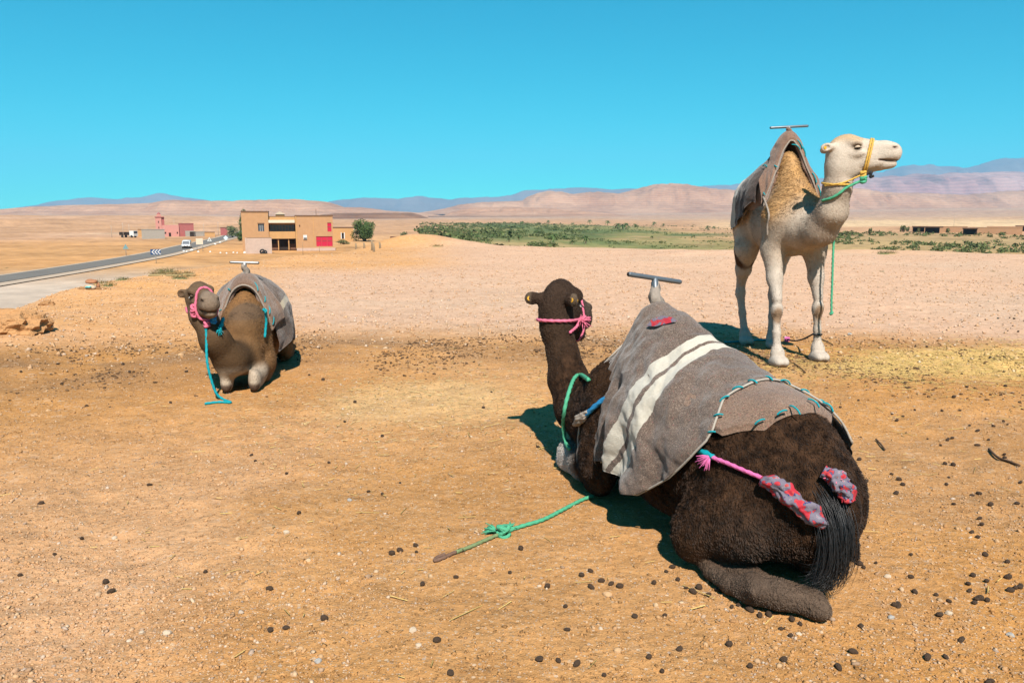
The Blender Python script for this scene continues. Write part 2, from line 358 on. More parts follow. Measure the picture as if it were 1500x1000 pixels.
# grit: small stones of several colours
def grit(col, scale, thr, keep):
    vc = t.voro(v, scale, 'Color'); vd = t.voro(v, scale, 'Distance'); sp = t.n('ShaderNodeSeparateColor'); t.l(vc, sp.inputs[0])
    m = t.math('MULTIPLY', t.math('LESS_THAN', vd, thr), t.math('GREATER_THAN', sp.outputs[0], keep))
    rc = t.ramp(sp.outputs[1], [(0, (.13, .07, .035)), (.25, (.36, .2, .09)), (.55, (.60, .42, .26)), (.8, (.66, .50, .36)), (1, (.42, .34, .29))])
    return t.mix(t.math('MULTIPLY', m, .75), col, rc), m
cg, m1 = grit(c1, 95, .36, .48); cg, m2 = grit(cg, 40, .30, .68)
cm, m3 = grit(c1, 13, .36, .45)
cnear = t.mix(t.math('MULTIPLY', nearf, 1.0), cm, cg)
cfar = t.mix(1.0, c, t.ramp(t.math('MULTIPLY_ADD', nfar, .55, t.math('MULTIPLY', nf2, .45)), [(.3, (.5, .45, .40)), (.5, (1, 1, 1)), (.72, (1.3, 1.28, 1.25))]), 'MULTIPLY')
col = t.mix(midf, cfar, cnear)
h = t.math('MULTIPLY_ADD', n2, .8, t.math('MULTIPLY_ADD', n3, .28, t.math('MULTIPLY_ADD', m1, .22, t.math('MULTIPLY', m2, .4))))
b = t.n('ShaderNodeBump'); t.l(h, b.inputs['Height']); b.inputs['Distance'].default_value = .024; t.l(t.math('MULTIPLY', nearf, .95), b.inputs['Strength'])
b2 = t.n('ShaderNodeBump'); t.l(nf2, b2.inputs['Height']); b2.inputs['Distance'].default_value = .5; b2.inputs['Strength'].default_value = .35; t.l(b.outputs[0], b2.inputs['Normal']); t.l(b2.outputs[0], t.b.inputs['Normal'])
tag(link('ground', me, t.done(col, .95, 0, .12), None, True), kind='structure')
# ---------------------------------------------------------------- hills and mountains
def hill_mat(name, lo, hi, band=.03, nb=.5, sc=.004):
    t = NT(name); v = t.coord(); n = t.noise(v, sc, 8, .62); w = t.n('ShaderNodeTexWave', bands_direction='Z'); t.l(v, w.inputs[0]); w.inputs['Scale'].default_value = band; w.inputs['Distortion'].default_value = 6; w.inputs['Detail'].default_value = 4; w.inputs['Detail Scale'].default_value = .6
    n = t.ramp(n, [(.36, 0), (.64, 1)]); c = t.mix(n, lo, hi); c = t.mix(t.math('MULTIPLY', w.outputs[1], nb), c, t.mix(n, [x * .6 for x in lo], [x * .75 for x in hi])); t.bump(t.noise(v, sc * 6, 6, .65), .9, 14.0); return t.done(c, .95, 0, .1)
M_pinkhill = hill_mat('pink_clay_hills', (.39, .20, .115), (.53, .305, .185))
M_brownhill = hill_mat('brown_clay_hills', (.22, .105, .055), (.35, .185, .10))
M_purplehill = hill_mat('mauve_escarpment', (.34, .17, .15), (.47, .28, .235), .012, .65, .0015)
M_mount = hill_mat('bare_mountains', (.17, .125, .12), (.25, .19, .175), .004, .2, .0006)
def ridge(name, sky, D, depth, mat, seed, gully=.5, nx=260, ny=46, cliff=.0, base=-12, scale=1.0):
    """a range of hills: its crest follows the photo's skyline at distance D and it has a real front and back slope"""
    px = np.array([p[0] for p in sky], float); py = np.array([p[1] for p in sky], float)
    x = np.linspace((px[0] - 750) / FPX * D, (px[-1] - 750) / FPX * D, nx); hgtc = np.interp(x, (px - 750) / FPX * D, (HORIZON - py) / FPX * D / math.cos(PITCH) + CAM_H)
    g0 = hgt(x, np.full(nx, D)); f = np.linspace(-1, 1, ny); X, Fv = np.meshgrid(x, f, indexing='ij'); Hc = hgtc[:, None] - base
    gl = 1 - np.abs(fbm(X / (depth * .16) * scale, Fv * 1.3 + 7, None, 4, seed)) * 2; n2 = fbm(X / (depth * .3) * scale, Fv * 3, None, 4, seed + 5)
    a = np.abs(Fv + .12 * n2 * (1 - np.abs(Fv))); prof = np.clip(1 - a, 0, 1); prof = np.where(prof > .5, 1 - .5 * (2 * (1 - prof)) ** 1.6, .5 * (2 * prof) ** 1.25)
    if cliff: prof = prof * (1 - cliff) + cliff * sstep(.52, .66, prof + .05 * n2)
    Z = base + Hc * prof * (1 + gully * .42 * (gl - .6) * np.clip(4 * prof * (1 - prof) + .08, 0, 1)); Z = Z + Hc * .025 * fbm(X / (depth * .05), Fv * 12, None, 3, seed + 9) * prof
    Y = D + Fv * depth + .15 * depth * fbm(X / depth, Fv * 0, None, 2, seed + 2)
    me = np_mesh(name, np.stack([X, Y, Z], -1).reshape(-1, 3), grid_faces(nx, ny)); o = link(name, me, mat, None, True); tag(o, kind='structure'); return o
ridge('mountains', [(-350, 312), (-150, 308), (20, 309), (60, 302), (110, 295), (150, 290), (190, 293), (215, 290), (230, 286), (246, 283), (262, 287), (300, 293), (350, 300), (420, 304), (470, 300), (500, 294), (540, 291), (590, 292), (620, 288), (652, 293), (690, 291), (735, 290), (770, 281), (800, 280), (855, 277), (880, 279), (960, 280), (1060, 272), (1150, 264), (1250, 258), (1285, 252), (1310, 247), (1345, 244), (1392, 250), (1425, 243), (1450, 237), (1500, 231), (1600, 226), (1750, 238), (1950, 250)], 11000, 1700, M_mount, 3, .8, 420, 40, base=-40)
ridge('escarpment', [(1050, 305), (1120, 285), (1190, 270), (1250, 262), (1330, 258), (1400, 257), (1450, 254), (1520, 253), (1650, 250), (1800, 256), (2000, 280)], 7000, 1500, M_purplehill, 8, .9, 300, 54, .25, base=0)
ridge('hills', [(-260, 318), (-100, 312), (20, 311), (45, 305), (75, 302), (150, 300), (200, 299), (240, 297), (262, 294), (330, 295.5), (400, 294), (440, 293), (478, 296), (490, 299), (505, 304), (530, 304), (570, 309), (620, 312), (660, 317)], 3200, 520, M_pinkhill, 12, .8, 320, 50, .2, base=-6)
ridge('hills', [(560, 318), (620, 312), (650, 306), (672, 300), (700, 297), (730, 296), (765, 295), (772, 289), (785, 284), (800, 281), (840, 284), (880, 281), (905, 285), (925, 279), (945, 274), (962, 271), (985, 271.5), (1005, 272), (1040, 278), (1075, 280), (1100, 276), (1140, 272), (1200, 274), (1260, 282), (1340, 290), (1420, 300)], 4200, 700, M_pinkhill, 17, .9, 360, 54, .18, base=8)
ridge('hills', [(1130, 306), (1200, 293), (1260, 286), (1320, 284), (1400, 287), (1460, 281), (1520, 279), (1620, 277), (1800, 286)], 4600, 520, M_pinkhill, 23, .9, 240, 40, .0, base=18)
ridge('mesa', [(455, 322), (480, 314), (495, 312.5), (520, 312), (575, 312), (606, 312), (615, 315), (628, 321), (645, 325)], 1900, 240, M_brownhill, 29, .8, 160, 40, .3, base=-8)
ridge('mesa', [(640, 322), (665, 310), (690, 305), (740, 303), (800, 305), (840, 308), (890, 313), (930, 318)], 2900, 330, M_pinkhill, 37, .9, 200, 40, .15, base=0)
ridge('hills', [(-330, 322), (-200, 317), (-60, 318.5), (0, 318), (100, 317.5), (165, 318), (190, 319.5), (215, 323), (240, 327), (300, 332), (380, 336), (440, 341)], 1250, 330, M_brownhill, 43, 1.5, 260, 46, .12, base=-9)
# ---------------------------------------------------------------- road
cl = [pix_terrain(px, py, 40) for px, py in ((-40, 416), (0, 410), (60, 401), (120, 391.5), (180, 381.5), (230, 372.5), (262, 364.5), (290, 358), (312, 352.5))]
P0 = cl[0] + (cl[0] - cl[3]) * 1.2; P9 = cl[-1] + (cl[-1] - cl[-3]) * 1.5; P10 = P9 + (P9 - cl[-1]) * 2.0
path = catmull([P0] + cl + [P9, P10], 14)
from_k = np.array([1, 4, 6, 4, 1]) / 16.
for _ in range(25):
    q = np.pad(path, ((2, 2), (0, 0)), 'edge'); path[2:-2] = sum(q[i:i + len(path)] * from_k[i] for i in range(5))[2:-2]
def strip(name, path, off0, off1, dz, mat, n=5):
    T = np.gradient(path[:, :2], axis=0); T /= np.linalg.norm(T, axis=1)[:, None]; Nn = np.stack([T[:, 1], -T[:, 0]], 1); o = np.linspace(off0, off1, n)
    xy = path[:, None, :2] + Nn[:, None] * o[None, :, None]; zz = hgt(xy[..., 0], xy[..., 1]); zz = np.maximum(zz, zz.mean(1, keepdims=True)) + dz
    tag(link(name, np_mesh(name, np.concatenate([xy, zz[..., None]], -1).reshape(-1, 3), grid_faces(len(path), n)), mat, None, True), kind='structure')
t = NT('sun_bleached_asphalt'); v = t.coord(); n = t.noise(v, .25, 6, .6); f = t.noise(v, 6, 4); t.bump(f, .3, .02)
M_asph = t.done(t.mix(n, (.13, .117, .105), (.20, .18, .16)), .95, 0, .04)
strip('road', path, -2.9, 2.9, .16, M_asph, 7); strip('road_verge', path, -4.0, 5.2, .11, plain('gravel_verge', (.43, .32, .23), .95, .2, .6), 7)
#strip('edge_line', path, 2.55, 2.70, .19, plain('worn_white_paint', (.55, .53, .5), .8, .3, 2), 2);  #strip('edge_line', path, -2.70, -2.55, .19, bpy.data.materials['worn_white_paint'], 2)
# ================================================================ buildings, vehicles and signs
def face_cam(p): return math.atan2(-p[0], p[1]) * 1.0          # turn a front (-Y) towards the camera side
M_adobe = plain('tan_render', (.43, .235, .115), .9, .14, 1.2, .15, bdist=.03)
M_adobe2 = plain('ochre_render', (.48, .26, .105), .9, .14, 1.2, .15, bdist=.03)
M_cap = plain('dark_parapet', (.16, .085, .05), .9, .2, 2)
M_pinkwall = plain('pink_wash', (0.470, 0.336, 0.269), .9, .2, 1.5, .1, bdist=.03)
M_whitep = plain('white_paint', (0.622, 0.605, 0.571), .7, .1, 2)
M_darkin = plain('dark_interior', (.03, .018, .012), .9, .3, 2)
M_wood = plain('brown_shutter', (.14, .065, .035), .8, .3, 4)
M_red = plain('crimson_paint', (0.462, 0.010, 0.042), .6, .12, 2)
M_glass = NT('dark_window_glass').done((.05, .06, .08), .12, 0, .5)
M_mosque = plain('rose_wash', (0.504, 0.227, 0.185), .9, .12, 1, .1, bdist=.03)
M_mosque2 = plain('dark_rose_wash', (0.336, 0.101, 0.092), .9, .15, 1)
M_block = plain('grey_block', (0.311, 0.269, 0.227), .95, .15, 1.5, .2, bdist=.03)
def site(px, py, r0=60): return pix_terrain(px, py, r0)
class Scale:
    """turns photo pixels into metres on a front that faces the camera at the point p"""
    def __init__(s, p, cx, cy): s.k = math.hypot(p[0], p[1]) / FPX / math.cos(math.atan((cx - 750) / FPX)) ** 0; s.cx = cx; s.cy = cy
    def x(s, px): return (px - s.cx) * s.k
    def z(s, py): return (s.cy - py) * s.k
# ---- the two-storey house
p = site(424, 367.5); h = empty('house', p, face_cam(p)); tag(h, 'flat-roofed tan house with crimson doors and a long upstairs window', 'house'); q = Scale(p, 424, 367.5)
def bx(name, x0, x1, y0, y1, ztop, zbot, mat, par=h, q=q):
    return MB().box(q.x(x0), q.x(x1), y0, y1, q.z(zbot), q.z(ztop)).build(name, mat, par)
def wall_with_holes(name, x0, x1, ztop, zbot, y0, th, holes, mat, par, q):
    """front wall as panels around rectangular openings"""
    xs = sorted({x0, x1, *[v for o in holes for v in o[:2]]}); zs = sorted({ztop, zbot, *[v for o in holes for v in o[2:]]}); m = MB()
    for a, b in zip(xs[:-1], xs[1:]):
        for c, d in zip(zs[:-1], zs[1:]):
            if any(o[0] <= a and b <= o[1] and o[2] <= c and d <= o[3] for o in holes): continue
            m.box(q.x(a), q.x(b), y0, y0 + th, q.z(d), q.z(c))
    me = bpy.data.meshes.new(name); me.from_pydata(m.v, [], m.f); bm = bmesh.new(); bm.from_mesh(me); bmesh.ops.remove_doubles(bm, verts=bm.verts, dist=.001)
    seen = {}
    for f in bm.faces: seen.setdefault(tuple(sorted(v.index for v in f.verts)), []).append(f)
    bmesh.ops.delete(bm, geom=[f for g in seen.values() if len(g) > 1 for f in g], context='FACES'); bm.to_mesh(me); bm.free(); return link(name, me, mat, par)
# left block
wall_with_holes('wall', 362, 397.5, 314, 372, 0, .35, [(383.5, 391.5, 329.5, 340)], M_adobe, h, q); bx('side_block', 362.0, 397.5, .35, 8.0, 314, 372, M_adobe)
bx('roof_edge', 361.5, 398, -.12, 8.2, 312.4, 314, M_cap)
w = bx('window', 383.5, 391.5, .2, .3, 329.5, 340, M_glass)
for k in range(1, 3): MB().box(q.x(383.5 + 8 * k / 3) - .03, q.x(383.5 + 8 * k / 3) + .03, .14, .2, q.z(340), q.z(329.5)).build('mullion', M_whitep, w)
MB().box(q.x(383), q.x(392), -.08, .2, q.z(330), q.z(328.6)).build('lintel', M_cap, w)
# recessed middle
bx('side_block', 397.5, 433.4, 3.0, 8.0, 320.6, 368, M_adobe); bx('roof_edge', 397.9, 433.2, 2.2, 8.2, 319.6, 320.6, M_cap)
bx('wall', 397.6, 433.3, 1.2, 3.0, 320.6, 331, M_adobe2); bx('awning', 397.7, 432.6, -.7, 1.2, 324.6, 328.6, plain('cream_awning', (0.588, 0.504, 0.378), .8, .12, 2))
bx('balcony_wall', 397.7, 433.2, .5, .8, 340.6, 350.5, M_adobe2)
st = bx('window', 399, 432, 1.4, 1.5, 331.2, 341, M_glass)
for k in range(0, 9): MB().box(q.x(399 + 33 * k / 8) - .05, q.x(399 + 33 * k / 8) + .05, 1.28, 1.4, q.z(341), q.z(331.2)).build('mullion', M_cap, st)
bx('balcony_floor', 397.7, 433.2, .8, 3.0, 349, 350.5, M_adobe2)
gf = bx('porch_back', 398, 433, 2.4, 2.5, 350.6, 366.5, M_wood)
for a, b in ((399.5, 407), (424, 432)): MB().box(q.x(a), q.x(b), 2.3, 2.4, q.z(358), q.z(351.5)).build('porch_window', M_darkin, h)
for a in (409, 423): bx('porch_post', a, a + 1.2, .9, 1.2, 350.6, 366.5, M_adobe2)
bx('door', 411, 422, 2.3, 2.4, 352, 366.4, M_darkin)
# right block
wall_with_holes('wall', 433.5, 484.5, 319.5, 364.5, -.5, .35, [(477, 482.5, 328.5, 341), (461, 483.4, 347.5, 361.5)], M_adobe, h, q); bx('side_block', 433.5, 484.5, -.15, 8.0, 319.5, 364.5, M_adobe)
bx('roof_edge', 433.1, 485, -.62, 8.2, 318, 319.5, M_cap); bx('plinth', 434, 487, -.9, -.5, 363.6, 367.5, M_pinkwall)
rw = bx('window', 477, 482.5, -.35, -.28, 328.5, 341, M_red); MB().box(q.x(477), q.x(482.5), -.39, -.35, q.z(334.8), q.z(334.2)).build('shutter_rail', M_cap, rw)
for k in range(3):
    a = 461 + 22.4 * k / 3; dr = bx('door_leaf', a + .15, a + 22.4 / 3 - .15, -.36, -.28, 348, 361.5, M_red)
    MB().box(q.x(a + 1), q.x(a + 6.4), -.40, -.36, q.z(354.2), q.z(353.6)).build('door_rail', M_cap, dr)
bx('corner_strip', 457.6, 458.4, -.56, -.5, 319.6, 363.5, M_adobe2); bx('corner_strip', 433.6, 435.2, -.58, -.5, 319.6, 363.5, M_adobe2)
bx('wall_lamp', 438.4, 439.8, -.7, -.5, 331.5, 333, M_darkin)
ac = bx('meter_box', 443.5, 448.5, -.75, -.5, 345.5, 351.5, M_whitep); MB().box(q.x(444), q.x(448.2), -.78, -.75, q.z(351), q.z(349.2)).build('vent', M_darkin, ac)
# roof hut with a pitched cap, aerial
bx('roof_hut', 407, 419.5, 4.5, 7, 317, 320.6, M_adobe2); MB().prism([(q.x(405.5), q.z(317)), (q.x(420.5), q.z(317)), (q.x(413), q.z(312.6))], 1, 4.2, 7.2).build('roof_cap', plain('cream_roof', (0.521, 0.420, 0.302), .9, .1), h)
MB().tube([(q.x(463), 4, q.z(319)), (q.x(463), 4, q.z(309.5))], .06, 6).build('aerial', M_cap, h)
# ---- annex and garden walls
p2 = site(500, 353.0); a2 = empty('annex', p2, face_cam(p2)); tag(a2, 'low ochre annex with a narrow dark doorway beside the house', 'building'); q2 = Scale(p2, 500, 353)
wall_with_holes('wall', 485.5, 517, 334.5, 353.5, 0, .35, [(500.7, 503.9, 341.8, 350)], M_adobe2, a2, q2); bx('side_block', 485.5, 517, .35, 6, 334.5, 353.5, M_adobe2, a2, q2); bx('roof_edge', 485, 517.5, -.15, 6.2, 333.6, 334.5, M_cap, a2, q2)
d2 = bx('doorway', 500.7, 503.9, .3, .34, 341.8, 350, M_darkin, a2, q2); bx('door_frame', 499.6, 500.7, -.06, .2, 341, 350, M_whitep, a2, q2); bx('door_frame', 503.9, 505, -.06, .2, 341, 350, M_whitep, a2, q2)
p3 = site(380, 371.5); w3 = empty('boundary_wall', p3, face_cam(p3)); tag(w3, 'pale pinkish low wall standing before the tan house', 'wall'); q3 = Scale(p3, 380, 371.5)
bx('wall_panel', 364, 397, 0, .35, 349.5, 372.2, M_pinkwall, w3, q3); bx('wall_return', 361.8, 364, -.1, 5, 349.5, 372.5, M_pinkwall, w3, q3); bx('coping', 361.4, 397.5, -.08, .45, 348.7, 349.5, M_adobe, w3, q3)
m = MB()
for (tx, ty, tz) in ((384, 368.6, 1.0), (387.5, 369.6, .8)):
    c = (q3.x(tx), -.5, q3.z(ty)); P = [(c[0] + .42 * tz * math.cos(a), c[1] + .1 * math.sin(a * 2), c[2] + .42 * tz * math.sin(a)) for a in np.linspace(0, 2 * math.pi, 18)]
    o = MB().tube(P, .16, 8).build('old_tyre', plain('tyre_rubber', (.02, .02, .02), .8, .3), None, True); o.location = p3; o.rotation_euler = (0, 0, face_cam(p3)); tag(o, 'old black tyre leaning on the pale low wall', 'tyre', 'old tyres by the wall')
# ---- mosque
p4 = site(248, 346.5); ms = empty('mosque', p4, face_cam(p4)); tag(ms, 'small rose pink mosque with a square minaret', 'mosque'); q4 = Scale(p4, 248, 346.5)
wall_with_holes('wall', 239.8, 260.5, 331.5, 346.8, 0, .4, [(242.5, 244.5, 340.5, 343), (257.5, 259, 340.5, 343), (247.6, 250.4, 341.5, 346.6)], M_mosque, ms, q4); bx('side_block', 239.8, 260.5, .4, 10, 331.5, 346.8, M_mosque, ms, q4)
bx('prayer_hall', 260.5, 279, .8, 12, 330, 346.8, M_mosque2, ms, q4); bx('roof_edge', 260.3, 279.3, .6, 12.2, 329.4, 330, M_mosque2, ms, q4)
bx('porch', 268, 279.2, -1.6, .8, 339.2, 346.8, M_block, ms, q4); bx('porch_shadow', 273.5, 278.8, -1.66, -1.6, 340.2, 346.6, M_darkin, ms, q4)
bx('window', 242.5, 244.5, .3, .38, 340.5, 343, M_darkin, ms, q4); bx('window', 257.5, 259, .3, .38, 340.5, 343, M_darkin, ms, q4); bx('doorway', 247.6, 250.4, .3, .38, 341.5, 346.6, M_darkin, ms, q4)
bx('minaret', 232.2, 239.6, 1, 3.2, 321.3, 347, M_mosque, ms, q4); bx('minaret_side', 239.6, 243, 1.4, 3.2, 321.3, 347, M_mosque2, ms, q4); bx('minaret_cornice', 231.6, 243.4, .8, 3.4, 320.3, 321.3, M_mosque2, ms, q4)
ln = bx('lantern', 234.2, 239.4, 1.4, 2.8, 316.8, 320.3, M_mosque, ms, q4); MB().lathe([(1.0 * q4.k * 2.2, 0), (q4.k * 1.9, q4.k * .9), (.03, q4.k * 2.2)], (q4.x(236.8), 2.1, q4.z(316.8)), 10).build('dome', M_mosque2, ln, True)
bx('minaret_window', 235.4, 236.4, .95, 1, 326, 328.5, M_darkin, ms, q4); bx('minaret_window', 235.4, 236.4, .95, 1, 333.5, 336, M_darkin, ms, q4)
def hut(px0, px1, top, bot, mat, label, depth=5, name='hut', cat='hut', group=None, extra=None):
    c = (px0 + px1) / 2; p = site(c, bot); o = empty(name, p, face_cam(p)); tag(o, label, cat, group); qq = Scale(p, c, bot)
    if extra: wall_with_holes('wall', px0, px1, top, bot + .5, 0, .3, extra, mat, o, qq); bx('side_block', px0, px1, .3, depth, top, bot + .5, mat, o, qq)
    else: bx('wall', px0, px1, 0, depth, top, bot + .5, mat, o, qq)
    bx('roof_edge', px0 - .3, px1 + .3, -.12, depth + .1, top - .5, top, M_cap if mat is not M_block else M_block, o, qq)
    for e in (extra or []): bx('opening', e[0], e[1], .22, .28, e[2], e[3], M_darkin, o, qq)
    return o, qq
hut(211, 239, 338, 350, M_block, 'plain grey block building below the minaret', 6, 'shed', 'shed')
hut(203.5, 210.5, 337.5, 347, M_adobe2, 'tiny ochre hut beside the grey block building', 4)
hut(301, 314, 341, 346.8, M_adobe2, 'long orange wall building beside the road bend', 5, 'roadside_building', 'building')
hut(284, 299, 340.5, 346, M_block, 'pale grey low building right of the mosque', 5, 'roadside_building', 'building')
hut(324, 333, 334.5, 345, M_mosque2, 'small red roofed building among roadside trees', 5, 'roadside_building', 'building')
# ---- clay farm buildings across the valley
M_clay = plain('clay_wall', (0.386, 0.210, 0.113), .95, .16, .4); 
farm = [(1338, 1356, 330.0, 337.0, 1, 'clay farm building with a wide dark front, first beside the bushes'), (1356.6, 1378, 330.5, 338.6, 1, 'clay farm building with a wide dark front, second in the row'), (1378.5, 1411.5, 330.3, 337.5, 0, 'long low clay farm wall joining the dark fronted buildings'), (1412, 1429, 333.0, 341.0, 1, 'clay farm building with a wide dark front beyond the long wall'), (1429.5, 1486, 332.2, 339.8, 0, 'very long low clay wall ending the farm row'), (1452, 1490, 327, 333, 2, 'clay building with small windows standing behind the long wall'), (1491, 1512, 329.5, 336, 1, 'clay farm building with dark front at the end of the very long wall')]
for x0, x1, tp, bt, kind, lb in farm:
    p = site((x0 + x1) / 2, max(bt, 336) + 3.0, 200); c = (x0 + x1) / 2; o = empty('farm_building', p, face_cam(p)); tag(o, lb, 'building', 'clay farm buildings'); qq = Scale(p, c, bt)
    if kind == 1:
        wall_with_holes('wall', x0, x1, tp, bt + 2.0, 0, .4, [(x0 + .8, x1 - (.8 if x0 != 1356.6 else 4), tp + 1, bt + 1)], M_clay, o, qq); bx('side_block', x0, x1, 2.5, 8, tp, bt + 2.0, M_clay, o, qq); bx('open_front', x0 + .8, x1 - .8, 2.3, 2.45, tp + 1, bt + 1, M_darkin, o, qq); bx('roof_slab', x0 - .3, x1 + .3, -.3, 8.2, tp - .5, tp, M_cap, o, qq)
    elif kind == 2:
        hs = [(x0 + 2, x0 + 3.5, tp + 1.5, tp + 3.5), (x0 + 12, x0 + 15, tp + 1.5, tp + 4), (x0 + 36, x0 + 37, tp + 1.5, tp + 4)]; wall_with_holes('wall', x0, x1, tp, bt + 2, 0, .4, hs, M_clay, o, qq); bx('side_block', x0, x1, .5, 6, tp, bt + 2, M_clay, o, qq)
        for e in hs: bx('window', e[0], e[1], .38, .46, e[2], e[3], M_darkin, o, qq)
    else: bx('wall', x0, x1, 0, 1.2, tp, bt + 2, M_clay, o, qq); bx('coping', x0, x1, -.1, 1.3, tp - .35, tp, M_adobe, o, qq)
# ---- the white van on the road
p = site(272.5, 365.0); vn = empty('van', p, face_cam(p) - .10); tag(vn, 'white van driving this way on the asphalt road', 'van'); M_van = plain('white_car_paint', (0.638, 0.638, 0.630), .35, .05, 2, 0, 0, .5)
bm = bmesh.new(); W2 = .95
prof = [(-.0, .45), (-.02, .95), (.25, 1.12), (.75, 1.98), (1.1, 2.12), (4.6, 2.14), (4.75, 1.9), (4.8, .45)]
vs = [[bm.verts.new((sx * (W2 - (.13 if z > 1.3 else 0)), y, z)) for y, z in prof] for sx in (-1, 1)]
bm.faces.new(vs[0]); bm.faces.new(vs[1][::-1])
for i in range(len(prof)): j = (i + 1) % len(prof); bm.faces.new((vs[0][i], vs[1][i], vs[1][j], vs[0][j]))
bmesh.ops.recalc_face_normals(bm, faces=bm.faces); bmesh.ops.bevel(bm, geom=list(bm.edges), offset=.07, segments=2, affect='EDGES'); me = bpy.data.meshes.new('body'); bm.to_mesh(me); bm.free(); link('body', me, M_van, vn, True)
ws = MB().add([(-.80, .29, 1.17), (.80, .29, 1.17), (.70, .71, 1.92), (-.70, .71, 1.92), (-.80, .27, 1.19), (.80, .27, 1.19), (.70, .69, 1.94), (-.70, .69, 1.94)], [(0, 1, 2, 3), (7, 6, 5, 4), (0, 4, 5, 1), (1, 5, 6, 2), (2, 6, 7, 3), (3, 7, 4, 0)]).build('windscreen', M_glass, vn)
for sx in (-1, 1):
    MB().lathe([(.13, -.02), (.13, .05)], (0, 0, 0), 10).build('headlight', plain('headlight_lens', (.5, .5, .5), .2, .1), vn).matrix_local = Matrix.Translation((sx * .7, -.05, .82)) @ Matrix.Rotation(R(90), 4, 'X')
    MB().box(sx * 1.0 - .1, sx * 1.0 + .1, .5, .6, 1.25, 1.5).build('mirror', M_darkin, vn)
    MB().box(sx * .955 - .02, sx * .955 + .02, .9, 4.3, 1.3, 1.3 + .001 + .35).build('side_window', M_glass, vn)
    for wy in (.85, 3.9):
        wh = MB().lathe([(.2, -.11), (.33, -.11), (.34, 0), (.33, .11), (.2, .11)], (0, 0, 0), 16).build('wheel', bpy.data.materials['tyre_rubber'], vn); wh.matrix_local = Matrix.Translation((sx * .82, wy, .34)) @ Matrix.Rotation(R(90), 4, 'Y')
MB().box(-.93, .93, -.12, .1, .38, .66).build('bumper', M_darkin, vn); MB().box(-.5, .5, -.06, -.01, .70, .86).build('grille', M_darkin, vn)
# ---- parked lorry beside the huts
p = site(199, 348.0); lo = empty('lorry', p, face_cam(p) + .9); tag(lo, 'small white lorry parked beside the ochre hut', 'lorry')
MB().box(-1.1, 1.1, 0, 1.9, .6, 2.6).build('cab', M_whitep, lo); MB().box(-1.0, 1.0, -.03, 0, 1.6, 2.4).build('windscreen', M_glass, lo); MB().box(-1.1, 1.1, 2.1, 6.5, .9, 2.1).build('load_bed', M_darkin, lo)
for sx in (-1, 1):
    for wy in (1.0, 5.2): MB().lathe([(.2, -.15), (.48, -.15), (.48, .15), (.2, .15)], (0, 0, 0), 14).build('wheel', bpy.data.materials['tyre_rubber'], lo).matrix_local = Matrix.Translation((sx * 1.0, wy, .48)) @ Matrix.Rotation(R(90), 4, 'Y')
# ---- signs
M_post = plain('galvanised_post', (.22, .21, .2), .6, .2, 5, 0, .4); M_blue = plain('dark_blue_paint', (.02, .06, .16), .5, .1, 4); M_teal_b = plain('weathered_sign_back', (.16, .27, .28), .7, .2, 3)
def post_sign(name, px, pyb, label, r0=60):
    p = site(px, pyb, r0); o = empty(name, p, face_cam(p)); tag(o, label, 'sign'); return o, math.hypot(p[0], p[1]) / FPX
o, k = post_sign('chevron_sign', 229, 386, 'blue and white chevron bend sign on a thin post'); MB().tube([(0, 0, -.2), (0, 0, 12.5 * k)], .04, 8).build('post', M_post, o, True)
MB().box(-6.2 * k, 6.2 * k, -.07, -.045, 11.8 * k, 19.0 * k).build('sign_board', M_blue, o)
for c in (-5.0, -1.4, 2.2):
    a = 3.0 * k; z0, z1, zm = 12.3 * k, 18.5 * k, 15.4 * k; x = c * k
    MB().prism([(x, zm), (x + a, z0), (x + a + 1.5 * k, z0), (x + 1.5 * k, zm), (x + a + 1.5 * k, z1), (x + a, z1)], 1, -.085, -.075).build('chevron', M_whitep, o)
o, k = post_sign('triangle_sign', 185, 375.5, 'triangular road sign seen from its dull green back'); MB().tube([(0, 0, -.2), (0, 0, 12 * k)], .05, 8).build('post', M_post, o, True)
MB().prism([(-3.6 * k, 9.6 * k), (3.6 * k, 9.6 * k), (0, 16.2 * k)], 1, -.08, -.05).build('sign_plate', M_teal_b, o)
o, k = post_sign('notice_board', 293, 368.5, 'pale square notice board on two thin posts beside the road')
for sx in (-3.5, 3.8): MB().tube([(sx * k, 0, -.2), (sx * k, 0, 10.5 * k)], .05, 8).build('post', M_post, o, True)
MB().box(-4.4 * k, 4.4 * k, -.09, -.055, 9.6 * k, 17.8 * k).build('board', plain('cream_board', (0.588, 0.487, 0.370), .8, .1, 3), o)
o, k = post_sign('triangle_sign', 307, 356, 'white bordered triangular warning sign facing the bend'); MB().tube([(0, 0, -.2), (0, 0, 4 * k)], .05, 8).build('post', M_post, o, True)
MB().prism([(-3 * k, 2.4 * k), (3 * k, 2.4 * k), (0, 8.0 * k)], 1, -.08, -.05).build('sign_plate', M_whitep, o); MB().prism([(-1.6 * k, 3.2 * k), (1.6 * k, 3.2 * k), (0, 6.2 * k)], 1, -.1, -.09).build('sign_face', M_block, o)
o, k = post_sign('road_sign', 331, 354, 'small white diamond sign near the roadside trees'); MB().tube([(0, 0, -.2), (0, 0, 4 * k)], .05, 8).build('post', M_post, o, True)
MB().prism([(-3.2 * k, 5 * k), (0, 1.8 * k), (3.2 * k, 5 * k), (0, 8.4 * k)], 1, -.08, -.05).build('sign_plate', plain('pale_blue_sign', (0.521, 0.605, 0.655), .6, .1, 3), o)
o, k = post_sign('brown_board', 580, 354.5, 'rusty brown board standing on posts at the field edge', 150)
for sx in (-7, 7): MB().tube([(sx * k, 0, -.3), (sx * k, 0, 8 * k)], .06, 6).build('post', M_post, o, True)
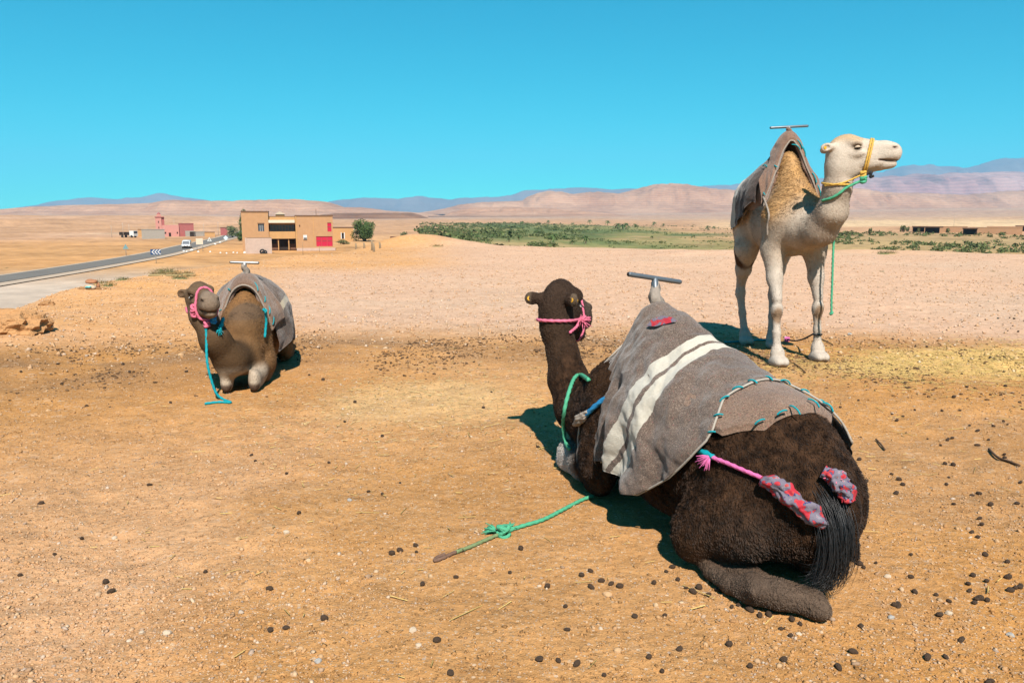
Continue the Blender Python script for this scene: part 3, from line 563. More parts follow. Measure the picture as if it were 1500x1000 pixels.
MB().box(-8 * k, 8 * k, -.1, -.06, 2.4 * k, 8 * k).build('board', plain('rusty_metal', (.12, .05, .03), .8, .3, 3), o)
# white marker stones along the forecourt and by the road
def lump_mesh(name, seed, sub=2, amp=.3):
    bm = bmesh.new(); bmesh.ops.create_icosphere(bm, subdivisions=sub, radius=1.0); V = np.array([v.co[:] for v in bm.verts]); n = 1 + amp * fbm(V[:, 0] * 1.3 + seed * 7, V[:, 1] * 1.3, V[:, 2] * 1.3 + 5, 3, seed)
    V *= n[:, None]; q = np.quantile(V[:, 2], .25); V[:, 2] = np.maximum(V[:, 2], q)
    for v, c in zip(bm.verts, V): v.co = c
    me = bpy.data.meshes.new(name); bm.to_mesh(me); bm.free(); return me
LUMP = [lump_mesh('stone', k) for k in range(6)]
M_white_st = plain('whitewashed_stone', (0.605, 0.588, 0.554), .85, .15, 4)
ws_m = [m_.copy() for m_ in LUMP[:3]]
for m_ in ws_m: m_.materials.append(M_white_st)
for k, (px, py, s_) in enumerate([(323, 371, 1.3), (332, 371.5, 1.2), (342, 370.5, 1.3), (347.5, 371, 1.2), (358.5, 371, 1.9), (308, 369.5, 1.4), (322.5, 356, 1.6), (315, 358.5, 1.5), (269.5, 369, 1.8), (273.5, 369.5, 1.6), (281, 367.5, 1.9), (290.5, 369.3, 1.5)]):
    p = site(px, py); kk = math.hypot(p[0], p[1]) / FPX; o = link('marker_stone', ws_m[k % 3]); o.location = p + np.array((0, 0, .2 * kk)); o.scale = (s_ * kk * 1.1, s_ * kk, s_ * kk * 1.2); o.rotation_euler = (0, 0, k)
    tag(o, 'whitewashed marker stone beside the road and forecourt', 'stone', 'whitewashed marker stones')
# utility poles and fence posts
for k, (px, top, bot) in enumerate([(181, 329, 348.5), (190, 330, 348), (164, 332, 348), (256, 324, 345), (283, 331, 346), (320, 326, 345), (299, 329, 346), (1397, 316, 334)]):
    p = site(px, bot); kk = math.hypot(p[0], p[1]) / FPX; o = empty('utility_pole', p, face_cam(p)); tag(o, 'thin grey utility pole rising from the plain', 'pole', 'utility poles'); MB().tube([(0, 0, -.4), (0, 0, (bot - top) * kk)], [.11, .07], 6).build('shaft', plain('pole_grey', (0.378, 0.302, 0.244), .9, .1) if k == 0 else bpy.data.materials['pole_grey'], o, True); MB().box(-.5, .5, -.05, .05, (bot - top) * kk - .6, (bot - top) * kk - .5).build('crossarm', bpy.data.materials['pole_grey'], o)
M_oldwood = plain('grey_weathered_wood', (.26, .18, .11), .9, .2, 6)
for k, (px, top, bot) in enumerate([(544.5, 351, 367), (547, 357, 369), (521, 357, 365), (533, 356, 364), (556, 355, 364), (443.8, 356, 373), (468, 360, 369)]):
    p = site(px, bot, 30); kk = math.hypot(p[0], p[1]) / FPX; o = MB().tube([(0, 0, -.2), (.03, 0, (bot - top) * kk * .5), (.0, .02, (bot - top) * kk)], [.05, .045, .035], 7).build('fence_post', M_oldwood, None, True); o.location = p; tag(o, 'weathered wooden post standing in the ground near the house', 'post', 'weathered posts')
# ================================================================ vegetation
def leaf_mat(name, a, b):
    t = NT(name); v = t.coord(); n = t.noise(v, 1.3, 4); oi = t.n('ShaderNodeNewGeometry'); c = t.mix(n, a, b); c = t.mix(t.math('MULTIPLY', oi.outputs['Random Per Island'], .6), c, [x * 1.7 for x in b])
    t.b.inputs['Subsurface Weight'].default_value = 0; return t.done(c, .7, 0, .2)
M_leaf = leaf_mat('dark_green_leaves', (.035, .065, .015), (.075, .11, .03)); M_leaf2 = leaf_mat('grey_green_leaves', (.07, .09, .04), (.14, .15, .07)); M_leaf3 = leaf_mat('olive_scrub_leaves', (.08, .085, .03), (.16, .15, .06)); M_dry = leaf_mat('dry_scrub', (.16, .11, .045), (.28, .20, .09))
M_bark = plain('grey_brown_bark', (.16, .10, .065), .9, .3, 4, .3)
def leaves(C, size, rg, up=.3):
    """one small leaf-shaped face per centre"""
    n = len(C); A = rg.normal(0, 1, (n, 3)); A[:, 2] *= .7; A /= np.linalg.norm(A, axis=1)[:, None]; B = rg.normal(0, 1, (n, 3)); B -= A * (A * B).sum(1)[:, None]; B /= np.linalg.norm(B, axis=1)[:, None]
    s = (size * rg.uniform(.6, 1.4, n))[:, None]; V = np.stack([C - A * s, C + B * s * .55, C + A * s, C - B * s * .55], 1).reshape(-1, 3); return V, np.arange(4 * n).reshape(-1, 4)
def clump_points(rg, n, lobes, hollow=.35):
    L = np.array(lobes); w = np.prod(L[:, 3:6], 1) ** (2 / 3); k = rng.choice(len(L), n, p=w / w.sum()); d = rg.normal(0, 1, (n, 3)); d /= np.linalg.norm(d, axis=1)[:, None]; r = rg.uniform(hollow, 1.05, n) ** .6
    g = fbm(d[:, 0] * 2.2 + k * 3.1, d[:, 1] * 2.2, d[:, 2] * 2.2 + 9, 2, 5); r = r * (1 + .35 * g); return L[k, :3] + d * r[:, None] * L[k, 3:6]
def tree(name, label, px, pyb, w, hpx, mat, seed, nleaf=2600, lsize=.16, trunk=.3, group=None, cat='tree', column=False, r0=60):
    p = site(px, pyb, r0); kk = math.hypot(p[0], p[1]) / FPX; Wm = w * kk; Hm = hpx * kk; rg = np.random.default_rng(seed); o = empty(name, p, rg.uniform(0, 6)); tag(o, label, cat, group); lobes = []
    if column: lobes = [(rg.normal(0, .06) * Wm, rg.normal(0, .06) * Wm, Hm * z, Wm * .5 * s, Wm * .5 * s, Hm * .16) for z, s in ((.16, .7), (.3, .9), (.45, 1.0), (.6, .95), (.74, .8), (.87, .55))]
    else:
        for k in range(15): a = rg.uniform(0, 6.28); q = rg.uniform(.1, .42); z = rg.uniform(.16, .80); f = 1 - abs(z - .5) * .7; lobes.append((math.cos(a) * q * Wm * f, math.sin(a) * q * Wm * f, Hm * z, Wm * rg.uniform(.14, .24), Wm * rg.uniform(.14, .24), Hm * rg.uniform(.12, .24)))
    m = MB(); th = Hm * trunk; m.tube([(0, 0, -.3), (.05 * Wm, 0, th * .6), (0, .03 * Wm, Hm * .55)], [Wm * .04 + .05, Wm * .03 + .04, .04], 8)
    for l in lobes[::2]: m.tube([(0, 0, th * .5), (l[0] * .5, l[1] * .5, (l[2] + th) * .5), l[:3]], [Wm * .02 + .03, Wm * .012 + .02, .015], 5)
    m.build('trunk', M_bark, o, True); C = clump_points(rg, nleaf, lobes); C[:, 2] = np.maximum(C[:, 2], .15); V, F = leaves(C, np.full(nleaf, lsize), rg); link('crown', np_mesh('crown', V, F), mat, o); return o
tree('tree', 'big round dark green tree beside the ochre annex', 533, 353.5, 46, 31, M_leaf, 3, 6500, .22, .1)
tree('cypress_tree', 'tall narrow dark green tree behind the tan house', 358, 352, 13, 42, M_leaf, 4, 2600, .18, .1, column=True)
tree('tree', 'grey green bushy tree between the road and the house', 341, 348.5, 20, 17, M_leaf2, 5, 1800, .2, .2); tree('tree', 'low bushy green tree at the foot of the house wall', 352, 353, 16, 12, M_leaf, 6, 1500, .18, .1)
tree('bush', 'small grey green bush behind the rusty board', 592, 352, 14, 13, M_leaf2, 7, 1200, .16, .1, cat='bush', r0=150); tree('bush', 'dark bush at the annex doorway', 503, 358, 20, 8, M_leaf3, 8, 900, .14, .1, cat='bush'); tree('bush', 'thin green bush at the house corner', 487.5, 353, 6, 14, M_leaf, 9, 600, .14, .1, cat='bush')
for k, (px, py, w, hh) in enumerate([(1275, 341, 6, 9), (1322, 338, 7, 9), (1329, 338, 5, 7), (1388, 339, 5, 6), (1240, 343, 6, 6), (1345, 338, 4, 5)]): tree('bush', 'small round bush on the pale bank below the clay buildings', px, py + 2, w, hh, M_leaf3, 20 + k, 350, .35, .1, 'bushes on the bank', 'bush', r0=200)
# date palms in the valley
def palm_mesh(seed):
    rg = np.random.default_rng(seed); m = MB()
    for k in range(26):
        a = k * 2.4 + rg.uniform(-.3, .3); e = rg.uniform(-.5, 1.25); L = rg.uniform(.85, 1.1); d = np.array((math.cos(a), math.sin(a), 0)); P = []
        for t_ in np.linspace(0, 1, 6): P.append(d * L * (math.cos(e) * t_ + .12 * t_ * t_) + np.array((0, 0, L * (math.sin(e) * t_ - .75 * t_ * t_))))
        s = np.array((-d[1], d[0], 0)) * .10; wv = [.3, 1, 1, .85, .6, .1]; n = len(m.v)
        V = [q - s * w_ + np.array((0, 0, -.05 * w_)) for q, w_ in zip(P, wv)] + list(P) + [q + s * w_ + np.array((0, 0, -.05 * w_)) for q, w_ in zip(P, wv)]
        m.add(V, [(i, i + 1, i + 7, i + 6) for i in range(5)] + [(i + 6, i + 7, i + 13, i + 12) for i in range(5)])
    me = bpy.data.meshes.new('crown'); me.from_pydata(m.v, [], m.f); me.materials.append(M_leaf); return me
PALM = [palm_mesh(k) for k in range(3)]; tm = MB().lathe([(.16, 0), (.11, .12), (.10, .6), (.12, .95), (.07, 1.0)], (0, 0, 0), 8); TRUNK = bpy.data.meshes.new('trunk'); TRUNK.from_pydata(tm.v, [], tm.f); TRUNK.materials.append(M_bark)
pl = [(625, 357, 12), (640, 356, 9), (668, 349, 13), (690, 347, 8), (700, 352, 11), (722, 350, 9), (745, 355, 8), (811, 355, 17), (828, 351, 9), (858, 357, 16), (838, 358, 9), (786, 343, 8), (760, 352, 9), (905, 336, 12), (912, 336, 10), (917, 335, 11), (930, 333, 7), (958, 331, 8), (890, 330, 9), (864, 328, 8), (803, 328, 7), (765, 329, 6), (735, 345, 8), (972, 332, 6), (657, 345, 9), (1036, 336, 7), (1046, 336, 6), (955, 350, 6)]
for k, (px, py, hh) in enumerate(pl):
    p = site(px, py, 160); kk = math.hypot(p[0], p[1]) / FPX; H_ = hh * kk; o = empty('palm_tree', p, k * 1.7); tag(o, 'date palm rising above the green valley scrub', 'palm tree', 'date palms in the valley')
    a = link('trunk', TRUNK, None, o); a.scale = (H_ * .5, H_ * .5, H_ * .62); c = link('crown', PALM[k % 3], None, o); c.location = (0, 0, H_ * .6); c.scale = (H_ * .55,) * 3
# the mass of scrub on the valley floor
rg = np.random.default_rng(77); C = []; S = []
def scrub(n, sample, hmin, hmax, keep):
    x, y, sz = sample(n); k = keep(x, y); x, y, sz = x[k], y[k], sz[k]; z = hgt(x, y)
    for i in range(len(x)):
        m_ = int(16 + 12 * rg.random()); d = rg.normal(0, 1, (m_, 3)); d /= np.linalg.norm(d, axis=1)[:, None]; d *= rg.uniform(.4, 1, m_)[:, None]; d[:, 2] = np.abs(d[:, 2]); C.append(np.array((x[i], y[i], z[i])) + d * np.array((1.1, 1.1, .9)) * sz[i]); S.append(np.full(m_, .30 * sz[i]))
def val_sample(n):
    th = rg.uniform(-.115, .30, n); r = 165 * (rg.random(n) ** 1.6 * 4.6 + 1.0); return r * np.sin(th), r * np.cos(th), rg.uniform(.35, 1.5, n) ** 1.3 * np.where(rg.random(n) < .10, 2.0, 1.0) * np.clip(1.0 - .6 * sstep(.0, .18, th), .35, 1)
scrub(8200, val_sample, 0, 0, lambda x, y: (fbm(x * .02, y * .02, None, 3, 91) + .26 - .28 * sstep(.02, .2, np.arctan2(x, y)) > rg.normal(0, .12, len(x))) & (fbm(x * .05, y * .012, None, 2, 93) > -.3))
def bank_sample(n): th = rg.uniform(.36, .60, n); r = rg.uniform(235, 400, n) - 250 * (th - .45); return r * np.sin(th), r * np.cos(th), rg.uniform(.5, 1.5, n)
scrub(700, bank_sample, 0, 0, lambda x, y: fbm(x * .02, y * .02, None, 3, 95) + .05 - .9 * (np.arctan2(x, y) - .45) > 0)
C = np.vstack(C); S = np.concatenate(S); V, F = leaves(C, S, rg); tag(link('valley_scrub', np_mesh('valley_scrub', V, F), leaf_mat('valley_leaves', (.04, .055, .016), (.095, .11, .034))), 'low green scrub and palms thicket covering the valley floor', 'scrub', kind='stuff')
# dry tufts near the brink and along the road
spots = [(245, 399, .5), (232, 402, .45), (255, 402, .4), (262, 408, .35), (223, 399, .4), (150, 415, .35), (158, 419, .3), (275, 401, .35), (10, 393, .5), (1295, 371.5, .5), (1306, 371, .4), (1455, 398, .12), (1292, 398, .12), (640, 361, .4), (1210, 362, .4), (180, 410, .3), (278, 405, .3)]
for k, (px, py, s_) in enumerate(spots):
    p = site(px, py, 10); rg2 = np.random.default_rng(200 + k); m = MB()
    m.lathe([(s_ * .62, -.02), (s_ * .45, s_ * .02), (s_ * .15, s_ * .035)], (0, 0, 0), 10)
    for j in range(110):
        a = rg2.uniform(0, 6.28); e = rg2.uniform(.3, 1.3); d = np.array((math.cos(a) * math.cos(e), math.sin(a) * math.cos(e), math.sin(e))); b0 = rg2.normal(0, .16, 3) * s_ * np.array((1.8, 1.0, 0)); L = .42 * s_ * rg2.uniform(.4, 1.0); sd_ = np.array((-d[1], d[0], 0)) * L * .04
        m.add([b0 - sd_, b0 + sd_, b0 + d * L * .6 + sd_ * .8, b0 + d * L + np.array((0, 0, -.1 * L)), b0 + d * L * .6 - sd_ * .8], [(0, 1, 2, 3, 4)])
    me = bpy.data.meshes.new('dry_tuft'); me.from_pydata(m.v, [], m.f); o = link('dry_tuft', me, M_dry if k % 3 else M_leaf3); o.location = p; tag(o, 'dry straw coloured desert tuft on the bare ground', 'plant', 'dry desert tufts')
# ================================================================ camels
def lerp(a, b, t): return a + (b - a) * t
EAR_A = lambda s, e: rotm(0, 0, s * e) @ rotm(0, .12, 0)
EAR_C = lambda s: np.array((-.005, s * .082, .035))
def head_prims(ear=2.1, zs=1.12, el=1.0):
    """a camel's head; x towards the lips, origin at the poll, about 0.55 long"""
    p = [ell((.085, 0, .0), (.135, .094, .105), .05), ell((.125, 0, -.09), (.14, .078, .095), .06)]
    p += [cone((.13, 0, .008), (.37, 0, -.022), .090, .066, .05, (1, .84, 1))]
    p += [ell((.43, 0, -.030), (.095, .068, .068), .05), ell((.482, 0, -.050), (.05, .057, .056), .04)]
    p += [cone((.12, 0, -.135), (.36, 0, -.118), .06, .042, .05, (1, .85, 1))]
    p += [ell((.415, 0, -.120), (.085, .05, .034), .025)]
    for s in (-1, 1):
        p += [ell((.165, s * .078, .045), (.06, .03, .028), .03, 'u', rotm(0, .2, 0)),      # brow
              ell((.18, s * .082, -.03), (.065, .02, .024), .03),                           # cheek bone
              ell((.19, s * .098, .010), (.034, .026, .017), .016, 's'),                    # eye socket
              ell((.30, s * .054, -.085), (.085, .024, .05), .04),
              ell((.455, s * .056, .0), (.045, .016, .02), .02),
              ell((.480, s * .062, -.012), (.034, .012, .006), .010, 's', rotm(0, .3, s * .35)),
              ell((.43, s * .052, -.055), (.06, .02, .032), .03)]
    p += [ell((.44, s * .066, -.094), (.10, .024, .0045), .010, 's', rotm(0, .12, 0)) for s in (-1, 1)] + [ell((.52, 0, -.104), (.03, .06, .0045), .010, 's')]
    for q in p:
        q['a'] = q['a'] * np.array((1, 1, zs))
        if q['t'] == 'c': q['b'] = q['b'] * np.array((1, 1, zs)); q['sq'] = q['sq'] * np.array((1, 1, zs))
        elif q['op'] == 'u' : q['r'] = q['r'] * np.array((1, 1, zs))
    for s in (-1, 1):
        A = EAR_A(s, ear); c = EAR_C(s); ax = A @ np.array((1, 0, 0))
        p += [cone(c, c + ax * .05 * el, .026, .03, .03), ell(c + ax * .07 * el, (.05 * el, .022, .035), .02, 'u', A)]
        fr = np.array((.8, s * .6, 0)); fr = fr - ax * fr.dot(ax); fr /= np.linalg.norm(fr)
        p += [ell(c + ax * .078 * el + fr * .022, (.036, .017, .022), .010, 's', A)]
    return p
def ear_point(s, ear=2.1, el=1.0):
    A = EAR_A(s, ear); ax = A @ np.array((1, 0, 0)); fr = np.array((.8, s * .6, 0)); fr = fr - ax * fr.dot(ax); return EAR_C(s) + ax * .085 * el, ax, fr / np.linalg.norm(fr)
def widen(prims, w):
    for p in prims:
        p['a'] = p['a'] * np.array((1, w, 1))
        if p['t'] == 'c': p['b'] = p['b'] * np.array((1, w, 1)); p['sq'] = p['sq'] * np.array((1, lerp(1, w, .8), 1))
        else: p['r'] = p['r'] * np.array((1, lerp(1, w, .8), 1))
    return prims
def shank(ps):
    for p in ps: p['shank'] = True
    return ps
def lying_prims(neck, headM, headt, heads, hump_x=.28, wid=.8, hh=.88, ear_l=.72, ch=(.27, .365), sh=.15, cz=.43, hz=1.12):
    B = []
    B += [cone((.74, 0, cz), (.2, 0, .43), ch[0], ch[1], .12, (1, .86, 1)), cone((.2, 0, .42), (-.35, 0, .40), .375, .35, .1, (1, .98, 1)),
          cone((-.28, 0, .375), (-.62, 0, .32), .265, .175, .1, (1, .86, 1)), cone((.8, 0, .52), (-.35, 0, .54), .16, .13, .1)]
    HUMP = [cone((hump_x, 0, .66), (hump_x + .04, 0, hh), .27, .10, .14, (1.25, .72, 1)), cone((hump_x + .3, 0, .62), (hump_x + .06, 0, hh - .02), .2, .1, .1, (1, .75, 1))]
    B += HUMP
    L = [ell((-.68, 0, .32), (.15, .155, .19), .1), cone((-.76, 0, .47), (-.86, 0, .36), .05, .035, .05), cone((-.86, 0, .36), (-.89, -.02, .2), .035, .026, .03)]
    for s in (1, -1):
        h = s if s > 0 else -.38
        L += [cone((-.52, s * .15, .35), (-.32, s * .34, .225), .195, .145, .07), ell((-.42, s * .29, .255), (.22, .16, .185), .06),
              ell((-.63, s * .16, .32), (.15, .12, .19), .06),
              ell((-.26, s * .43, .15), (.10, .085, .115), .06),
              *shank(chain([(-.24, h * .36, .05, .035), (-.42, h * .43, .043, .033), (-.58, h * .46, .052, .038), (-.70, h * .44, .068, .055), (-.80, h * .37, .074, .058), (-.88, h * .30, .062, .046)], .014)),
              *shank([ell((-.925, h * .26, .052), (.07, .055, .048), .02), ell((-.72, h * .44, .095), (.085, .04, .04), .025, 'u', rotm(0, 0, -h * .7))]),
              *shank(chain([(-.88, h * .22, .05, .05), (-.6, h * .30, .045, .04), (-.4, h * .34, .05, .055)], .03)),
              # shoulder, forearm, knee, folded cannon and foot
              cone((.68, s * .16, .56), (.66, s * .27, .24), sh, sh * .8, .09), ell((.62, s * .29, .15), (.1, .07, .11), .05),
              *chain([(.66, s * .28, .17, .095), (.9, s * .22, .13, .075), (1.08, s * .18, .105, .07)], .05),
              ell((1.11, s * .18, .105), (.078, .07, .088), .022), ell((1.165, s * .18, .06), (.035, .05, .045), .02),
              *chain([(1.12, s * .18, .06, .055), (.95, s * .2, .05, .042), (.78, s * .23, .055, .05)], .03),
              ell((.7, s * .25, .05), (.1, .07, .05), .03)]
    for q in L:
        if q.get('shank') and q['a'][1] < 0:      # the off hind leg is tucked further under
            for kk in ('a', 'b'):
                if kk in q: q[kk] = q[kk] + np.array((.30, 0, 0))
    widen(B, lerp(1, wid, .75))
    for q in B + L:
        for kk in ('a', 'b'):
            if kk in q and q[kk][0] < -.25: q[kk] = q[kk].copy(); q[kk][0] = -.25 + (q[kk][0] + .25) * .84
    widen(L, wid); N = chain(neck, .07)
    Hd = move(head_prims(el=ear_l, zs=hz), headM, headt, heads)
    return B, B + L + N + Hd
def camel_mesh(name, prims, color, mat, parent, vox=.011, warp=None, floor=0.0):
    V, F = solid(prims, vox, warp)
    if floor is not None: V[:, 2] = np.maximum(V[:, 2], floor)
    me = np_mesh(name, V, F); set_col(me, color(V))
    return link(name, me, mat, parent, True), V, F
def hair_mat(name):
    t = NT(name); return t.done(t.attr(), .6, 0, .25)
def add_fur(parent, V, F, color, n, length, radius, flow, curl, lift, seed, keep=None, shade=(.6, 1.25)):
    """short coat hair rooted on the skin; flow(P, N) gives the lie of the hair"""
    rg = np.random.default_rng(seed); T = np.concatenate([F[:, [0, 1, 2]], F[:, [0, 2, 3]]]); a, b, c = V[T[:, 0]], V[T[:, 1]], V[T[:, 2]]; N = np.cross(b - a, c - a); A = np.linalg.norm(N, axis=1) + 1e-12; N /= A[:, None]
    k = rg.choice(len(T), n, p=A / A.sum()); u, w = rg.random(n), rg.random(n); fl = u + w > 1; u[fl], w[fl] = 1 - u[fl], 1 - w[fl]; P = a[k] + u[:, None] * (b[k] - a[k]) + w[:, None] * (c[k] - a[k]); N = N[k]
    if keep is not None: m = keep(P); P, N = P[m], N[m]; n = len(P)
    D = flow(P, N); D = D - N * (D * N).sum(1)[:, None]; D /= np.linalg.norm(D, axis=1)[:, None] + 1e-9
    q = 30.0; W = np.stack([vnoise(P[:, 0] * q, P[:, 1] * q, P[:, 2] * q, sd) for sd in (1, 2, 3)], 1); D = D + W * curl + rg.normal(0, .25, (n, 3)) + N * lift; D /= np.linalg.norm(D, axis=1)[:, None]
    L = (length(P) if callable(length) else np.full(n, length)) * rg.uniform(.6, 1.25, n); P1 = P + D * (L * .5)[:, None] + N * (L * .12)[:, None]; P2 = P + D * L[:, None] - N * (L * .08)[:, None]
    pts = np.stack([P - N * .002, P1, P2], 1); hc = bpy.data.hair_curves.new('fur'); hc.add_curves([3] * n); hc.attributes['position'].data.foreach_set('vector', pts.astype(np.float32).ravel())
    ra = hc.attributes.get('radius') or hc.attributes.new('radius', 'FLOAT', 'POINT'); ra.data.foreach_set('value', np.tile(np.array((1.0, .8, .15), np.float32) * radius, n))
    col = color(P) * rg.uniform(shade[0], shade[1], (n, 1)); ca = hc.attributes.new('Col', 'FLOAT_COLOR', 'CURVE'); ca.data.foreach_set('color', np.hstack([col, np.ones((n, 1))]).astype(np.float32).ravel())
    o = bpy.data.objects.new('fur', hc); COL.objects.link(o); o.parent = parent; hc.materials.append(bpy.data.materials.get('coat_hair') or hair_mat('coat_hair')); o['kind'] = 'stuff'; return o
back_flow = lambda P, N: np.tile(np.array((-.75, 0, -.65)), (len(P), 1))
def eye_parts(parent, M, t, s, mat, lid):
    for sd in (-1, 1):
        for nm, mt, r, off in (('eye', mat, .022, (.188, sd * .074, .008)), ('eyelid', lid, .0245, (.186, sd * .0735, .0105))):
            c = np.array(t) + s * (np.array(M) @ np.array(off))
            bm = bmesh.new(); bmesh.ops.create_uvsphere(bm, u_segments=20, v_segments=14, radius=r * s)
            if nm == 'eyelid': bmesh.ops.delete(bm, geom=[v for v in bm.verts if v.co.z < r * s * .1], context='VERTS')
            me = bpy.data.meshes.new(nm); bm.to_mesh(me); bm.free()
            o = link(nm, me, mt, parent, True); o.location = c
            o.rotation_euler = (Matrix(M.tolist()) @ Matrix.Rotation(sd * -.5, 3, 'X')).to_euler()
        # lashes
        m = MB(); A = Matrix(M.tolist())
        for k in range(16):
            u = -1 + 2 * k / 15; p0 = np.array((.188 + .023 * u, sd * (.095 - .012 * u * u), .013 - .004 * u * u)); d = np.array((.012 * u + .006, sd * .016, -.008))
            q = [np.array(t) + s * (np.array(M) @ (p0 + d * w + np.array((0, 0, -.006 * w * w)))) for w in (0, .5, 1)]
            m.tube(q, [.0016 * s, .0012 * s, .0005 * s], 4)
        m.build('eyelashes', mat, parent)
def fur_mat(name, b1=.35, b2=.3, scale=60, rough=.85, dist=.012, var=.35):
    t = NT(name); v = t.coord(); c = t.attr()
    n1 = t.noise(v, 9, 5); n2 = t.noise(v, scale, 3, .6); n3 = t.noise(t.coord('Object', (1, 1, .35)), scale * 2.2, 2)
    f = t.math('MULTIPLY_ADD', n1, .8, t.math('MULTIPLY', n2, 1.2))
    col = t.mix(t.math('SUBTRACT', f, .5, clamp=True), t.mix(1.0, c, (1 - var,) * 3, 'MULTIPLY'), t.mix(1.0, c, (1 + var,) * 3, 'MULTIPLY'))
    h = t.math('MULTIPLY_ADD', n2, b1, t.math('MULTIPLY', n3, b2)); t.bump(h, .9, dist)
    return t.done(col, rough, 0, .06)
M_fur_dark = fur_mat('dark_brown_wool', .8, .4, 55, .8, .02)
M_fur_tan = fur_mat('tan_brown_wool', .6, .4, 60, .85, .014, .3)
M_fur_white = fur_mat('cream_short_hair', .5, .3, 70, .85, .010, .2)
M_eye = NT('dark_eye').done((.012, .007, .004), .3, 0, .35)
def mixc(c, col, w):
    return c * (1 - w[:, None]) + np.array(col) * w[:, None]
# ---- the near camel, lying with its back to the road, seen from behind
N_ROOT = (0.956, 3.62, 0); N_H = 116.6
N_headM = rotm(0, R(8), R(66 - N_H)); N_headt = (1.48, .04, .955); N_hs = 1.12
N_neck = [(.70, 0, .46, .24), (.98, 0, .37, .20), (1.2, 0, .36, .15), (1.36, 0, .50, .112), (1.43, .0, .66, .086), (1.48, .02, .81, .078), (1.50, .035, .91, .08)]
N_core, N_all = lying_prims(N_neck, N_headM, N_headt, N_hs, hz=1.34)
def N_color(V):
    n = fbm(V[:, 0] * 3, V[:, 1] * 3, V[:, 2] * 3, 4, 3)
    cl_ = vnoise(V[:, 0] * 38, V[:, 1] * 38, V[:, 2] * 38, 7) + .6 * vnoise(V[:, 0] * 75, V[:, 1] * 75, V[:, 2] * 75, 8)
    c = np.tile(np.array((.034, .0165, .0085)), (len(V), 1)) * (1 + .35 * n[:, None]) * np.clip(1 + .75 * cl_, .3, 2.2)[:, None]  # clump noise paints curl highlights and shade into the coat
    c = mixc(c, (.05, .024, .011), sstep(.0, .5, n) * .6)
    dsh = np.min([prim_d(p, V) for p in N_all if p.get('shank')], 0); c = mixc(c, (.12, .08, .055), sstep(.022, .0, dsh + .01 * n) * .9)          # pale shanks
    kn = sstep(.82, 1.0, V[:, 0]) * sstep(.24, .14, V[:, 2]); c = mixc(c, (.46, .41, .37), kn)             # pale knees
    th = sstep(-.25, -.6, V[:, 0]) * sstep(.18, .3, V[:, 1]) * sstep(.42, .2, V[:, 2]); c = mixc(c, (.075, .05, .037), th * .5)
    nk = sstep(1.25, 1.4, V[:, 0]); c = mixc(c, (.045, .026, .016), nk * .7)  # neck lightened to paint in a brown sheen, head likewise below
    H = (V - np.array(N_headt)) @ N_headM / N_hs
    hd = sstep(-.15, -.05, H[:, 0]) * sstep(.75, .9, V[:, 2]); c = mixc(c, (.042, .025, .017), hd * .8)
    mz = sstep(.3, .4, H[:, 0]) * hd; c = mixc(c, (.09, .065, .05), mz * .8)
    e = (np.abs(H[:, 1]) > .115) & (hd > .5); c[e] = (.10, .068, .045)
    return c
near_camel = empty('camel', N_ROOT, R(N_H))
tag(near_camel, 'dark brown camel lying with its back turned, grey double-striped blanket on it', 'camel', 'camels')
_, V, F = camel_mesh('body', N_all, N_color, M_fur_dark, near_camel)
add_fur(near_camel, V, F, N_color, 110000, lambda P: np.where((P[:, 2] < .14) | (P[:, 0] > 1.2), .006, .013), .0011, back_flow, .9, .5, 1, lambda P: P[:, 2] > .03, (.5, 1.5))
eye_parts(near_camel, N_headM, N_headt, N_hs, M_eye, plain('dark_eyelid', (.03, .018, .012)))
